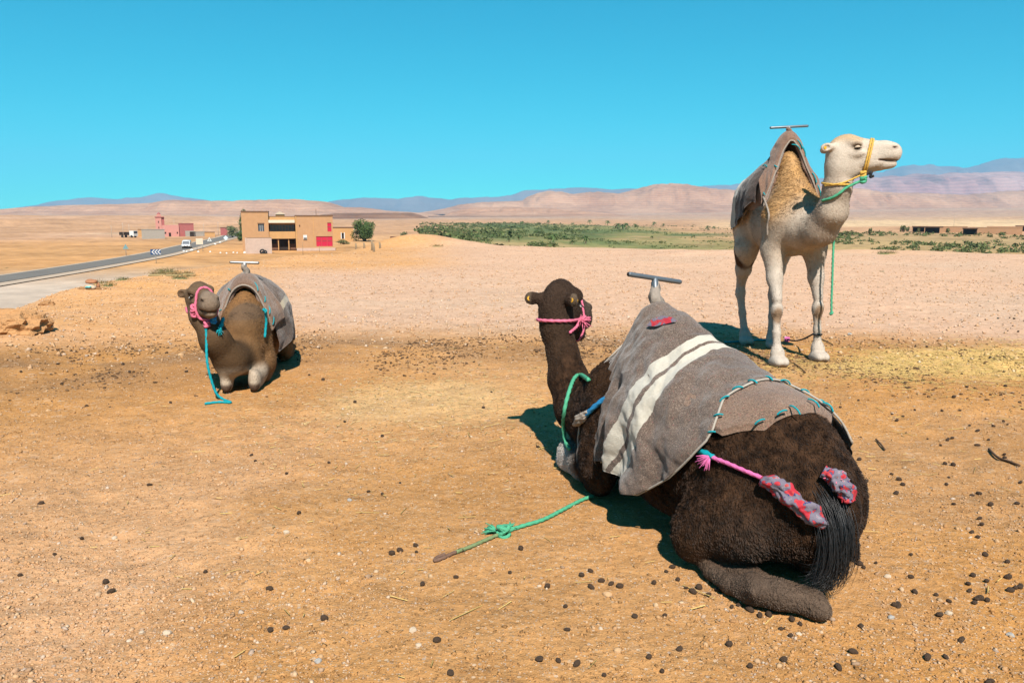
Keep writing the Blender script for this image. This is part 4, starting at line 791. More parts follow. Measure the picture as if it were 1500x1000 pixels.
# ---- the far camel, lying and facing this way
L_ROOT = (-2.55, 7.82, 0); L_H = 281
L_headM = rotm(R(4), R(-2), R(-57 - L_H)); L_headt = (1.0, -.33, .83); L_hs = .98
L_neck = [(.62, 0, .40, .17), (.9, -.02, .275, .15), (1.12, -.07, .285, .132), (1.22, -.17, .47, .112), (1.14, -.27, .67, .097), (1.04, -.33, .80, .092)]
L_core, L_all = lying_prims(L_neck, L_headM, L_headt, L_hs, hh=.77, wid=.64, ch=(.225, .34), sh=.125, cz=.36)
def L_color(V):
    n = fbm(V[:, 0] * 3, V[:, 1] * 3, V[:, 2] * 3, 4, 9)
    c = np.tile(np.array((.22, .115, .05)), (len(V), 1)) * (1 + .3 * n[:, None])
    c = mixc(c, (.25, .12, .045), sstep(.6, .8, V[:, 2]) * (V[:, 0] < .9))
    nk = np.maximum(sstep(.95, 1.05, V[:, 0]), sstep(-.12, -.2, V[:, 1]) * sstep(.9, 1.0, V[:, 0])); c = mixc(c, (.075, .043, .022), nk * .9)  # neck colour darkened to stand in for shade, head likewise below
    kn = sstep(.8, .98, V[:, 0]) * sstep(.26, .16, V[:, 2]); c = mixc(c, (.44, .34, .25), kn)
    cal = sstep(1.13, 1.17, V[:, 0]) * sstep(.1, .06, V[:, 2]); c = mixc(c, (.10, .06, .04), cal)
    H = (V - np.array(L_headt)) @ L_headM / L_hs; hd = sstep(-.13, -.03, H[:, 0]) * sstep(.5, .7, V[:, 2])
    c = mixc(c, (.14, .088, .052), hd); mz = sstep(.3, .42, H[:, 0]) * hd; c = mixc(c, (.25, .18, .13), mz * .8)
    ey = hd * sstep(.055, .02, np.sqrt((H[:, 0] - .19) ** 2 + (H[:, 2] - .01) ** 2)) * (np.abs(H[:, 1]) > .05); c = mixc(c, (.05, .03, .02), ey * .8)
    mo = hd * sstep(.014, .004, np.abs(H[:, 2] + .105 + .12 * (H[:, 0] - .44))) * (H[:, 0] > .35); c = mixc(c, (.04, .022, .015), mo * .85)
    ho = hd * sstep(.02, .008, np.sqrt((H[:, 0] - .475) ** 2 * .25 + (H[:, 2] + .013) ** 2)) * (np.abs(H[:, 1]) > .03); c = mixc(c, (.05, .03, .02), ho * .8)
    e = (np.abs(H[:, 1]) > .12) & (hd > .5); c[e] = (.14, .085, .05)
    c = c * 0.88
    return c
far_camel = empty('camel', L_ROOT, R(L_H))
tag(far_camel, 'tan brown camel lying with folded knees and pink halter, facing the viewer', 'camel', 'camels')
_, V, F = camel_mesh('body', L_all, L_color, M_fur_tan, far_camel)
add_fur(far_camel, V, F, L_color, 38000, lambda P: np.where((P[:, 2] < .2) | (P[:, 0] > .9), .006, .018), .0013, back_flow, .5, .22, 2, lambda P: (P[:, 2] > .03) & ((P[:, 2] < .66) | (P[:, 0] < .8)) & ((P[:, 2] > .2) | (P[:, 0] < .85)) & (np.linalg.norm((P - np.array(L_headt)) @ L_headM / L_hs * np.array((1, 0, 1)) - np.array((.19, 0, .01)), axis=1) > .045))
eye_parts(far_camel, L_headM, L_headt, L_hs, M_eye, plain('brown_eyelid', (.12, .075, .045)))
# ---- the pale camel, standing
S_ROOT = (2.92, 8.75, 0); S_H = 272
S_headM = rotm(0, R(-3), R(-20 - S_H)); S_headt = (1.06, .07, 2.10); S_hs = 1.09
S_neck = [(.42, 0, 1.46, .25), (.64, .03, 1.36, .19), (.84, .08, 1.37, .155), (1.00, .12, 1.54, .132), (1.06, .13, 1.76, .115), (1.08, .12, 1.96, .106), (1.09, .11, 2.06, .102)]
S_core = [cone((.42, 0, 1.44), (.05, 0, 1.43), .30, .345, .1, (1, .82, 1)), cone((.05, 0, 1.43), (-.45, 0, 1.47), .335, .275, .1, (1, .92, 1)),
          cone((-.4, 0, 1.48), (-.76, 0, 1.44), .255, .17, .1, (1, .8, 1)), cone((.4, 0, 1.62), (-.6, 0, 1.62), .15, .13, .1),
          cone((-.02, 0, 1.72), (.05, 0, 2.02), .29, .10, .14, (1.2, .75, 1)), cone((.34, 0, 1.56), (.13, 0, 2.06), .27, .085, .12, (1, .86, 1))]
def fleg(s, foot):
    sh = (.44, s * .2, 1.45); el = (.40, s * .22, 1.16); kn = (lerp(el[0], foot[0], .58) + .03, lerp(el[1], foot[1], .55), .56); fe = (foot[0] - .02, foot[1], .13)
    return [cone(sh, el, .17, .125, .1, (1.1, .85, 1)), *chain([(*el, .115), (lerp(el[0], kn[0], .5), lerp(el[1], kn[1], .5), .86, .070), (kn[0], kn[1], .66, .050)], .06),
            ell((kn[0] + .01, kn[1], .555), (.064, .060, .08), .03), *chain([(kn[0], kn[1], .5, .043), (lerp(kn[0], fe[0], .5), lerp(kn[1], fe[1], .5), .32, .034), (*fe, .045)], .04),
            ell((foot[0] - .0, foot[1], .11), (.065, .07, .07), .05), ell((foot[0] + .06, foot[1] + .035, .045), (.11, .052, .055), .025), ell((foot[0] + .06, foot[1] - .035, .045), (.11, .052, .055), .025),
            ell((foot[0] - .01, foot[1], .03), (.10, .085, .04), .04)]
def hleg(s, foot):
    hp = (-.62, s * .16, 1.42); st = (-.50, s * .2, 1.12); hk = (foot[0] - .16, lerp(st[1], foot[1], .6), .62); fe = (foot[0] - .03, foot[1], .13)
    return [cone(hp, st, .21, .145, .1, (1.1, .75, 1)), cone((-.72, s * .15, 1.35), (-.6, s * .17, 1.05), .15, .09, .08, (1, .8, 1)),
            *chain([(*st, .13), (lerp(st[0], hk[0], .5), lerp(st[1], hk[1], .5), .88, .08), (hk[0] + .01, hk[1], .70, .052)], .06),
            ell((hk[0], hk[1], .61), (.068, .056, .085), .04), *chain([(hk[0] + .005, hk[1], .57, .047), (lerp(hk[0], fe[0], .5), lerp(hk[1], fe[1], .5), .35, .037), (*fe, .046)], .04),
            ell((foot[0], foot[1], .1), (.06, .065, .065), .05), ell((foot[0] + .05, foot[1] + .032, .042), (.10, .05, .05), .025), ell((foot[0] + .05, foot[1] - .032, .042), (.10, .05, .05), .025)]
def s_local(wx, wy):
    h = R(S_H); dx, dy = wx - S_ROOT[0], wy - S_ROOT[1]; return (dx * math.cos(h) + dy * math.sin(h), -dx * math.sin(h) + dy * math.cos(h))
S_FEET = dict(fr=s_local(2.70, 7.98), fl=s_local(3.22, 8.27), hr=s_local(2.77, 9.36), hl=s_local(3.00, 9.08))
S_all = S_core + chain(S_neck, .08) + fleg(-1, S_FEET['fr']) + fleg(1, S_FEET['fl']) + hleg(-1, S_FEET['hr']) + hleg(1, S_FEET['hl'])
S_all += [ell((.34, 0, 1.14), (.13, .10, .06), .05), *chain([(-.92, 0, 1.5, .05), (-1.0, 0, 1.3, .035), (-1.02, 0, 1.0, .025)], .04)] + move(head_prims(2.55, 1.2), S_headM, S_headt, S_hs)
def S_color(V):
    n = fbm(V[:, 0] * 3, V[:, 1] * 3, V[:, 2] * 3, 4, 5); n2 = fbm(V[:, 0] * 9, V[:, 1] * 9, V[:, 2] * 9, 3, 6)
    c = np.tile(np.array((.52, .41, .315)), (len(V), 1)) * (1 + .32 * n[:, None] + .22 * n2[:, None])
    c = mixc(c, (.33, .235, .17), sstep(.05, .45, fbm(V[:, 0] * 5, V[:, 1] * 5, V[:, 2] * 4, 4, 15)) * .55)
    tan = sstep(1.3, 1.55, V[:, 2] + .06 * n) * sstep(.2, .38, V[:, 0]) * sstep(.75, .55, V[:, 0]); hump = np.maximum(tan, sstep(1.7, 1.85, V[:, 2]) * (V[:, 0] < .6))
    c = mixc(c, (.50, .26, .085), hump * (.85 + .15 * n2))
    c = mixc(c, (.66, .59, .51), sstep(.6, .35, V[:, 2]) * (V[:, 0] > .2))
    c = mixc(c, (.54, .45, .37), sstep(1.2, .8, V[:, 2]))
    H = (V - np.array(S_headt)) @ S_headM / S_hs; hd = sstep(-.14, -.02, H[:, 0]) * sstep(1.7, 1.95, V[:, 2])
    c = mixc(c, (.62, .51, .41), hd); top = hd * sstep(.03, .10, H[:, 2] + .03 * n2) * sstep(.3, .2, H[:, 0]); c = mixc(c, (.55, .35, .18), top * .8)
    ey = hd * sstep(.06, .02, np.sqrt((H[:, 0] - .18) ** 2 + (H[:, 2] - .016) ** 2)) * (np.abs(H[:, 1]) > .05); c = mixc(c, (.22, .15, .10), ey * .75)
    mo = hd * sstep(.016, .004, np.abs(H[:, 2] + .113 + .12 * (H[:, 0] - .44))) * (H[:, 0] > .35); c = mixc(c, (.16, .09, .07), mo * .8)
    ho = hd * sstep(.02, .008, np.sqrt((H[:, 0] - .475) ** 2 * .25 + (H[:, 2] + .014) ** 2)) * (np.abs(H[:, 1]) > .03); c = mixc(c, (.3, .2, .16), ho * .6)
    for k in ('fr', 'fl'):      # worn brown knee pads
        f = S_FEET[k]; d = np.sqrt((V[:, 1] - f[1] * .6 - (.09 if k == 'fl' else -.09)) ** 2 + ((V[:, 2] - .50) * .6) ** 2); w = sstep(.065, .035, d + .01 * n2) * (V[:, 0] > .42); c = mixc(c, (.24, .13, .06), w * .8)
    d = np.sqrt((V[:, 0] + .53) ** 2 + ((V[:, 2] - 1.0) * .6) ** 2); c = mixc(c, (.10, .05, .025), sstep(.075, .04, d + .02 * n2) * (np.abs(V[:, 1]) > .1))
    c = c * 0.84
    return c
pale_camel = empty('camel', S_ROOT, R(S_H))
tag(pale_camel, 'cream white camel standing with tan wool on its hump and yellow halter', 'camel', 'camels')
_, V, F = camel_mesh('body', S_all, S_color, M_fur_white, pale_camel)
add_fur(pale_camel, V, F, S_color, 42000, lambda P: np.where((P[:, 2] > 1.5) & (P[:, 0] < .7), .03, np.where(P[:, 2] > 1.85, .006, .011)), .0017, back_flow, .5, .3, 3, lambda P: (P[:, 2] > .15) & (np.linalg.norm((P - np.array(S_headt)) @ S_headM / S_hs * np.array((1, 0, 1)) - np.array((.19, 0, .01)), axis=1) > .045), (.55, 1.25))
eye_parts(pale_camel, S_headM, S_headt, S_hs, M_eye, plain('cream_eyelid', (.5, .37, .26)))
# ---------------------------------------------------------------- how cloth lies over a back
class Hull:
    """the surface a cloth follows: taut over the back, hanging straight down below the widest point.
    (x, s): x along the body, s = distance from the spine down the side (+ left, - right)"""
    def __init__(s, prims, x0, x1, z0, flare=.06):
        s.xs = np.arange(x0, x1 + .001, .02); s.ss = np.arange(0, 1.2, .012); T = []
        ang = np.radians(np.linspace(90, -40, 131)); rr = np.linspace(.02, 1.1, 280)
        for x in s.xs:
            P = np.stack([np.full((131, 280), x), np.cos(ang)[:, None] * rr, z0 + np.sin(ang)[:, None] * rr], -1)
            ins = field(prims, P) < 0; last = np.where(ins.any(1), 279 - ins[:, ::-1].argmax(1), 0); r = rr[last]
            r = np.convolve(np.pad(r, 4, 'edge'), np.ones(9) / 9, 'valid')
            y = np.cos(ang) * r; z = z0 + np.sin(ang) * r; y[0] = 0
            k = int(np.argmax(y)); y = y[:k + 1]; z = z[:k + 1]
            y = np.append(y, y[-1] + flare); z = np.append(z, z[-1] - 1.2)
            d = np.concatenate([[0], np.cumsum(np.hypot(np.diff(y), np.diff(z)))])
            T.append(np.stack([np.interp(s.ss, d, y), np.interp(s.ss, d, z)], 1))
        T = np.array(T)
        for _ in range(2): T[1:-1] = .25 * T[:-2] + .5 * T[1:-1] + .25 * T[2:]
        s.T = T
    def at(s, x, q):
        x = np.asarray(x, float); q = np.asarray(q, float); u = np.clip((x - s.xs[0]) / .02, 0, len(s.xs) - 1.001); v = np.clip(np.abs(q) / .012, 0, len(s.ss) - 1.001)
        i = u.astype(int); j = v.astype(int); a = (u - i)[..., None]; b = (v - j)[..., None]
        p = (s.T[i, j] * (1 - a) + s.T[i + 1, j] * a) * (1 - b) + (s.T[i, j + 1] * (1 - a) + s.T[i + 1, j + 1] * a) * b
        return np.stack([x, p[..., 0] * np.sign(q), p[..., 1]], -1)
    def off(s, x, q, d):
        q = np.where(np.abs(q) < 1e-4, 1e-4, q); P = s.at(x, q); e = .012
        dx = s.at(np.asarray(x) + e, q) - s.at(np.asarray(x) - e, q); dq = s.at(x, q + e) - s.at(x, q - e)
        n = np.cross(dx, dq); n /= np.linalg.norm(n, axis=-1)[..., None] + 1e-9
        return P + n * np.asarray(d)[..., None]
N_pommel = [cone((.40, 0, .78), (.50, 0, .97), .20, .05, .12, (1.1, .9, 1)), cone((.15, 0, .52), (-.35, 0, .44), .33, .29, .08)]
N_hull = Hull(N_core + N_pommel, -.75, 1.05, .42)
L_pommel = [cone((.40, 0, .66), (.50, 0, .80), .19, .08, .12, (1.1, .9, 1)), cone((.2, 0, .57), (-.35, 0, .52), .34, .30, .08)]
L_hull = Hull(L_core + L_pommel, -.75, 1.05, .42)
S_pommel = [cone((.02, 0, 1.95), (.10, 0, 2.30), .17, .05, .12, (1.2, .9, 1)), cone((-.05, 0, 1.72), (-.6, 0, 1.66), .36, .30, .08)]
S_hull = Hull(S_core + S_pommel, -1.1, .7, 1.44)
def to_world(root, hd, p):
    h = R(hd); p = np.asarray(p, float); return np.stack([root[0] + p[..., 0] * math.cos(h) - p[..., 1] * math.sin(h), root[1] + p[..., 0] * math.sin(h) + p[..., 1] * math.cos(h), root[2] + p[..., 2]], -1)
def to_local(root, hd, w):
    h = R(hd); d = np.asarray(w, float) - np.array(root); return np.stack([d[..., 0] * math.cos(h) + d[..., 1] * math.sin(h), -d[..., 0] * math.sin(h) + d[..., 1] * math.cos(h), d[..., 2]], -1)
def pix_ray(px, py):
    v = -(py - 500) / FPX; return np.array([(px - 750) / FPX, math.cos(PITCH) + v * math.sin(PITCH), -math.sin(PITCH) + v * math.cos(PITCH)])
def pix_ground(px, py, z=0.0):
    d = pix_ray(px, py); return np.array([0, 0, CAM_H]) + d * ((z - CAM_H) / d[2])
def pix_on(px, py, prims, root, hd, off=0.0):
    """local point where the line of sight first meets the solid"""
    d = pix_ray(px, py); d = d / np.linalg.norm(d); t = 2.0
    h = R(hd); D = np.array([d[0] * math.cos(h) + d[1] * math.sin(h), -d[0] * math.sin(h) + d[1] * math.cos(h), d[2]]); o = to_local(root, hd, (0, 0, CAM_H)); best = (9, 0)
    for _ in range(160):
        f = float(field(prims, o + D * t)) - off
        if abs(f) < best[0]: best = (abs(f), t)
        if f < .001: break
        t += max(f * .6, .002)
        if t > 14: t = best[1]; break
    return o + D * t
# ================================================================ saddles, halters, ropes
def wool_mat(name, base, dark, fleck, stripe=None, bands=(), s_scale=140):
    """coarse woven wool; uv.x carries the stripe coordinate"""
    t = NT(name); v = t.coord(); n = t.noise(v, 5, 5, .6); f1 = t.noise(v, s_scale, 2, .7); f2 = t.voro(v, s_scale * 2.2, 'Color')
    c = t.mix(t.ramp(n, [(.3, 0), (.7, 1)]), dark, base)
    sep = t.n('ShaderNodeSeparateColor'); t.l(f2, sep.inputs[0])
    c = t.mix(t.math('MULTIPLY', t.math('GREATER_THAN', sep.outputs[0], .80), .45), c, fleck); c = t.mix(t.math('MULTIPLY', t.math('GREATER_THAN', sep.outputs[1], .80), .6), c, [x * .45 for x in dark])
    c = t.mix(t.math('MULTIPLY', t.math('GREATER_THAN', sep.outputs[2], .99), .6), c, (.30, .06, .07))
    c = t.mix(t.ramp(f1, [(.3, 0), (.75, 1)]), t.mix(1.0, c, (.62, .62, .62), 'MULTIPLY'), t.mix(1.0, c, (1.3, 1.3, 1.3), 'MULTIPLY'))
    if stripe is not None:
        uv = t.n('ShaderNodeUVMap', uv_map='UVMap'); su = t.n('ShaderNodeSeparateXYZ'); t.l(uv.outputs[0], su.inputs[0])
        x = t.math('MULTIPLY_ADD', t.math('SUBTRACT', t.noise(v, 60, 2), .5), .06, su.outputs[0])
        for a, b in bands:
            m = t.math('MULTIPLY', t.math('GREATER_THAN', x, a), t.math('LESS_THAN', x, b))
            c = t.mix(m, c, t.mix(t.noise(v, 90, 3), [q * .72 for q in stripe], stripe))
    h = t.math('MULTIPLY_ADD', t.noise(v, 260, 2), .6, t.math('MULTIPLY_ADD', f1, .6, t.noise(v, 18, 3))); t.bump(h, .7, .008)
    t.b.inputs['Sheen Weight'].default_value = .25
    return t.done(c, .95, 0, .1)
M_blanketN = wool_mat('grey_brown_wool', (.175, .12, .092), (.115, .077, .059), (.32, .25, .20), (.58, .52, .43), ((0, .42), (.56, 1.0)))
M_blanketL = wool_mat('brown_wool', (.13, .082, .06), (.085, .053, .04), (.30, .24, .18), (.45, .36, .24), ((.44, .56),))
M_blanketS = wool_mat('charcoal_wool', (.075, .053, .045), (.042, .029, .026), (.22, .17, .14), (.5, .44, .36), ((.66, .90),))
M_pad = wool_mat('tan_felt', (.25, .155, .105), (.17, .10, .068), (.32, .22, .16))
M_padS = wool_mat('russet_felt', (.27, .16, .11), (.19, .105, .07), (.32, .22, .16))
M_teal = plain('teal_cord', (.0, .26, .30), .7, .3, 60, .4)
M_green = plain('green_rope', (.07, .34, .19), .75, .3, 60, .5)
M_pink = plain('pink_rope', (.62, .14, .22), .8, .35, 60, .5)
M_pink2 = plain('magenta_rope', (.66, .14, .34), .8, .3, 60, .5)
M_blue = plain('blue_rope', (.02, .20, .42), .75, .35, 50, .4)
M_yellow = plain('yellow_rope', (.62, .36, .07), .75, .3, 60, .5)
M_steel = plain('grey_steel_pipe', (.16, .18, .20), .45, .25, 30, .05, .6, .4)
M_steel2 = plain('worn_steel_pipe', (.30, .29, .28), .42, .25, 30, .05, .7, .4)
M_rag = plain('faded_cloth', (.28, .23, .19), .9, .3, 40, .4)
M_tag = plain('yellow_ear_tag', (.72, .36, .03), .5, .12, 20)
M_black = plain('black_strap', (.015, .014, .016), .7, .2, 30, .2)
M_bind = plain('pale_binding', (.36, .31, .26), .9, .3, 50, .3)
def cloth_patch(name, hull, xf, xb, s0, s1, nu, nv, top, bot, mat, parent, uvx=None, fold=.012, seed=0, folds=5.0, crumple=.004):
    """cloth over a hull between front edge xf(s) and back edge xb(s), from s0 (right) to s1 (left)"""
    u = np.linspace(0, 1, nu); v = np.linspace(0, 1, nv); U, Vv = np.meshgrid(u, v, indexing='ij'); S = s0 + (s1 - s0) * Vv
    X = xb(S) + (xf(S) - xb(S)) * U
    hang = sstep(.25, .75, np.abs(S)); wv = np.sin(folds * X * 2 * math.pi / 1.0 + 2.2 * fbm(X * 3, S * 3, None, 2, seed + 3) * 2) * fold * hang
    cr = fbm(X * 9, S * 9, None, 3, seed) * crumple * 2 + wv + fbm(X * 26, S * 26, None, 2, seed + 8) * .0022
    edge = np.minimum(np.minimum(U, 1 - U), np.minimum(Vv, 1 - Vv)); rnd = np.clip(edge / .012, 0, 1) ** .5
    A = hull.off(X, S, top + cr); Bm = hull.off(X, S, bot + cr); mid = (A + Bm) / 2; A = mid + (A - mid) * rnd[..., None]; Bm = mid + (Bm - mid) * rnd[..., None]
    n = nu * nv; V = np.vstack([A.reshape(-1, 3), Bm.reshape(-1, 3)]); g = grid_faces(nu, nv); F = [g, g[:, ::-1] + n]
    V[:, 2] = np.maximum(V[:, 2], .012)
    rim = np.concatenate([np.arange(nv), np.arange(1, nu) * nv + nv - 1, (nu - 1) * nv + np.arange(nv - 2, -1, -1), np.arange(nu - 2, 0, -1) * nv]); r2 = np.roll(rim, -1)
    F.append(np.stack([rim, r2, r2 + n, rim + n], 1)[:, ::-1]); F = np.vstack(F)
    me = np_mesh(name, V, F)
    if uvx is not None:
        W = uvx(X, S).ravel(); W = np.concatenate([W, W]); uv = me.uv_layers.new(name='UVMap'); li = np.empty(len(me.loops), np.int32); me.loops.foreach_get('vertex_index', li)
        uv.data.foreach_set('uv', np.stack([W[li], np.zeros(len(li))], 1).astype(np.float32).ravel())
    return link(name, me, mat, parent, True), A
def curve(xs, ys): return lambda s: np.interp(s, xs, ys)
def t_handle(parent, base, top, lat, length, tilt, mat, rag=None, r=.0125, pr=.016):
    base = np.array(base, float); top = np.array(top, float); lat = np.array(lat, float)
    MB().tube([base, (base + top) / 2, top], pr, 10).build('handle_post', mat, parent, True)
    d = lat * math.cos(tilt) + np.array((0, 0, 1)) * math.sin(tilt)
    a = top - d * length / 2; b = top + d * length / 2; m = MB(); V, F = tube_geo([a, a + d * .004, b - d * .004, b], [r * .93, r, r, r * .93], 16); m.add(V, F)
    m.build('handle_bar', mat, parent, True)
    for e, sg in ((a, -1), (b, 1)): MB().tube([e - d * sg * .01, e + d * sg * .0045], r * .72, 12).build('pipe_bore', M_black, parent, True)
    if rag is not None:
        P = [base + (top - base) * q + np.array((.012 * math.sin(9 * q), .012 * math.cos(11 * q), 0)) for q in np.linspace(-.15, .92, 14)]
        V, F = tube_geo(P, [.055 - .037 * q for q in np.linspace(0, 1, 14)], 12, 5, 18, .22); MB().add(V, F).build('post_wrapping', rag, parent, True)
def stitches(hull, pts, d, mat, parent, l=.03, r=.0045):
    for k, (x, s, a) in enumerate(pts):
        q = [hull.off(np.array(x + math.cos(a) * l * w), np.array(s + math.sin(a) * l * w), np.array(d + .010 * (1 - w * w))) for w in (-1, -.4, .4, 1)]
        MB().tube(catmull(q, 4), r, 6).build('cord_stitch', mat, parent, True)
def wrap(prims, c, u, v, off, n=48, rmax=.5, t0=0, t1=2 * math.pi):
    """points where a taut cord would lie round a solid, in the plane c,u,v"""
    c, u, v = [np.asarray(a, float) for a in (c, u, v)]; th = np.linspace(t0, t1, n); rr = np.linspace(.01, rmax, 200)
    D = np.cos(th)[:, None] * u + np.sin(th)[:, None] * v; P = c + D[:, None] * rr[None, :, None]
    out = field(prims, P) > 0; k = np.where(out.any(1), out.argmax(1), 199); r = rr[k] + off
    for _ in range(3): r = np.maximum(r, .25 * np.roll(r, 1) + .5 * r + .25 * np.roll(r, -1)) if t1 - t0 > 6 else r
    return c + D * r[:, None]
def tuft(name, p, d, l, mat, parent, n=26, spread=.5, r=.0028, seed=0):
    rg = np.random.default_rng(seed); m = MB(); p = np.array(p, float); d = np.array(d, float); d /= np.linalg.norm(d)
    for k in range(n):
        q = d + rg.normal(0, spread, 3); q /= np.linalg.norm(q); L = l * rg.uniform(.6, 1.1); w = rg.normal(0, .2, 3)
        m.tube([p, p + q * L * .5 + w * L * .15, p + q * L + w * L * .4 + np.array((0, 0, -.15 * L))], [r, r * .9, r * .5], 5)
    return m.build(name, mat, parent, True)
def knot(name, p, r, mat, parent, seed=0, turns=3, tr=.009):
    rg = np.random.default_rng(seed); P = []
    for k in range(16):
        a = k / 16 * turns * 2 * math.pi; P.append(np.array(p) + r * np.array((math.cos(a) * (.8 + .2 * rg.random()), math.sin(a) * .7, math.sin(a * .7 + seed) * .8)))
    return rope(name, P, tr, mat, parent, 8, 6)
def lumpy_roll(name, pts, rad, mat, parent, seed=0):
    """a rolled and knotted rag with creases"""
    P = catmull(pts, 16); m = len(P); q = np.linspace(0, 1, m); r = np.interp(q, np.linspace(0, 1, len(rad)), rad)
    T, N_, B_ = frames(P); th = np.linspace(0, 2 * math.pi, 40, endpoint=False); s = q[:, None] * 3
    k = 1 + .14 * np.sin(2 * th[None] + 5 * s + 3 * fbm(s * 2 + th * 0, th[None] + s * 0, None, 2, seed)) + .07 * np.sin(9 * th[None] - 5 * s) + .48 * fbm(np.cos(th)[None] * 1.6 + s * 2.2, np.sin(th)[None] * 1.6 + s * 1.5, None, 3, seed + 5)
    rr = r[:, None] * k; V = P[:, None] + rr[..., None] * (np.cos(th)[None, :, None] * N_[:, None] + np.sin(th)[None, :, None] * B_[:, None])
    V = np.vstack([V.reshape(-1, 3), P[:1], P[-1:]]); F = [tuple(f) for f in grid_faces(m, 40, True)]; n0 = m * 40
    F += [(n0, (i + 1) % 40, i) for i in range(40)] + [(n0 + 1, (m - 1) * 40 + i, (m - 1) * 40 + (i + 1) % 40) for i in range(40)]
    return MB().add(V, F).build(name, mat, parent, True)
def rag_mat(name):
    t = NT(name); v = t.coord(); w = t.noise(v, 24, 2, .5)
    c = t.ramp(w, [(0, (.40, .03, .045)), (.40, (.44, .055, .055)), (.455, (.035, .045, .14)), (.475, (.17, .145, .18)), (.60, (.24, .21, .24)), (.63, (.40, .07, .07))])
    for e in t.t.nodes:
        if e.type == 'VALTORGB': e.color_ramp.interpolation = 'CONSTANT'
    t.bump(t.noise(v, 120, 3), .5, .004); return t.done(c, .9, 0, .1)
M_ragred = rag_mat('red_grey_printed_cloth')
# ---------------------------------------------------------------- near camel
sN = empty('camel_saddle', N_ROOT, R(N_H)); tag(sN, 'grey wool saddle blanket with two white stripes and a pipe handle', 'saddle', 'camel saddles')
Nf = curve([-.80, -.6, -.3, -.12, 0, .11, .16, .33, .43, .53, .65, .74, .82, .88], [.45, .70, .76, .70, .65, .68, .74, .80, .84, .86, .83, .72, .56, .42])
Nb = curve([-.80, -.5, -.3, -.19, -.13, 0, .10, .14, .20, .27, .33, .38, .47, .62, .74, .82, .88], [-.05, -.46, -.53, -.50, -.29, -.285, -.285, -.275, -.265, -.295, -.31, -.30, -.24, -.12, .0, .08, .18])
Nxa = curve([-.8, -.06, .11, .24, .38, .5, .69, .83, .9], [.2, .131, .139, .184, .225, .245, .32, .42, .46]); Nxc = curve([-.8, .07, .24, .39, .6, .75, .88], [.05, .026, .026, .048, .109, .17, .25])
cloth_patch('saddle_blanket', N_hull, Nf, Nb, -.78, .87, 190, 190, .034, .026, M_blanketN, sN, lambda X, S: (X - Nxc(S)) / (Nxa(S) - Nxc(S)), .030, 4, 4.6, .012)
cloth_patch('under_pad', N_hull, curve([-1, 1], [.35, .35]), curve([-.36, -.2, 0, .2, .33], [-.42, -.50, -.52, -.49, -.34]), -.36, .33, 60, 60, .020, -.03, M_pad, sN, None, .0, 2, 3, .004)
def edge_cord(name, hull, f, s0, s1, d, r, mat, parent, n=60):
    S = np.linspace(s0, s1, n); P = hull.off(f(S), S, np.full(n, d)); P[:, 2] = np.maximum(P[:, 2], .015); MB().tube(P, r, 6).build(name, mat, parent, True)
edge_cord('hem', N_hull, Nb, -.3, .86, .031, .0055, M_bind, sN, 90)
edge_cord('hem', N_hull, Nf, -.2, .86, .031, .005, M_bind, sN, 90)
t_handle(sN, (.48, 0, .97), (.505, 0, 1.185), (0, 1, 0), .33, R(9), M_steel, M_rag)
knot('tie_cord', (.495, .0, 1.055), .018, M_pink, sN, 3, 2, .006); knot('tie_cord', (.49, .012, 1.035), .022, M_blue, sN, 4, 2, .006)
stitches(N_hull, [(-.285, .06, .3), (-.275, .13, .9), (-.27, .20, 1.2), (-.30, .27, .6), (-.285, -.02, .2), (-.30, -.10, 1.2), (-.36, -.16, 1.3), (-.42, -.2, 1.3), (-.47, -.17, .5), (-.50, -.05, .4), (-.515, .06, .2), (-.50, .11, 1.4), (-.47, .2, 1.2), (-.31, .34, .5)], .032, M_teal, sN, .022, .0038)
# a slit in the blanket with red cloth showing
sl = [pix_on(x, y, N_core + N_pommel, N_ROOT, N_H, .040) for x, y in ((947, 477), (955, 467), (970, 462), (986, 465), (992, 470), (976, 474), (960, 478))]
MB().add(sl + [np.mean(sl, 0) + np.array((0, .0, .005))], [(i, (i + 1) % 7, 7) for i in range(7)]).build('red_cloth_slit', M_ragred, sN, True)
# crupper: cord from the saddle to padded rolls under the tail
cr = empty('crupper', N_ROOT, R(N_H)); tag(cr, 'pink cord with knotted red and grey cloth rolls round the dark tail', 'crupper')
on = lambda px, py, off=.0: pix_on(px, py, N_all, N_ROOT, N_H, off)
rope('cord', [on(1028, 662, .02), on(1040, 668, .02), on(1065, 678, .016), on(1095, 691, .016), on(1122, 702, .02)], .0085, M_pink2, cr)
rope('cord_end', [on(1022, 658, .018), on(1034, 664, .022), on(1044, 669, .02)], .013, M_teal, cr)
tuft('frayed_end', on(1040, 668, .025), (.3, .6, -.4), .055, M_pink2, cr, 30, .55, .003, 2)
lumpy_roll('cloth_roll', [on(1117, 704, .02), on(1135, 712, .03), on(1152, 722, .035), on(1170, 738, .03), on(1188, 752, .03), on(1208, 768, .022)], [.022, .036, .028, .04, .038, .032, .018], M_ragred, cr, 3)
rb = [on(1205, 690, .03), on(1222, 700, .03), on(1236, 715, .025), on(1244, 735, .02)]
lumpy_roll('cloth_roll', rb, [.02, .032, .034, .02], M_ragred, cr, 8)
tuft('frayed_end', rb[1], (-.6, -.5, .2), .04, M_pink, cr, 60, .7, .004, 6); tuft('frayed_end', rb[2], (-.5, -.6, -.3), .045, M_ragred, cr, 60, .7, .004, 7)
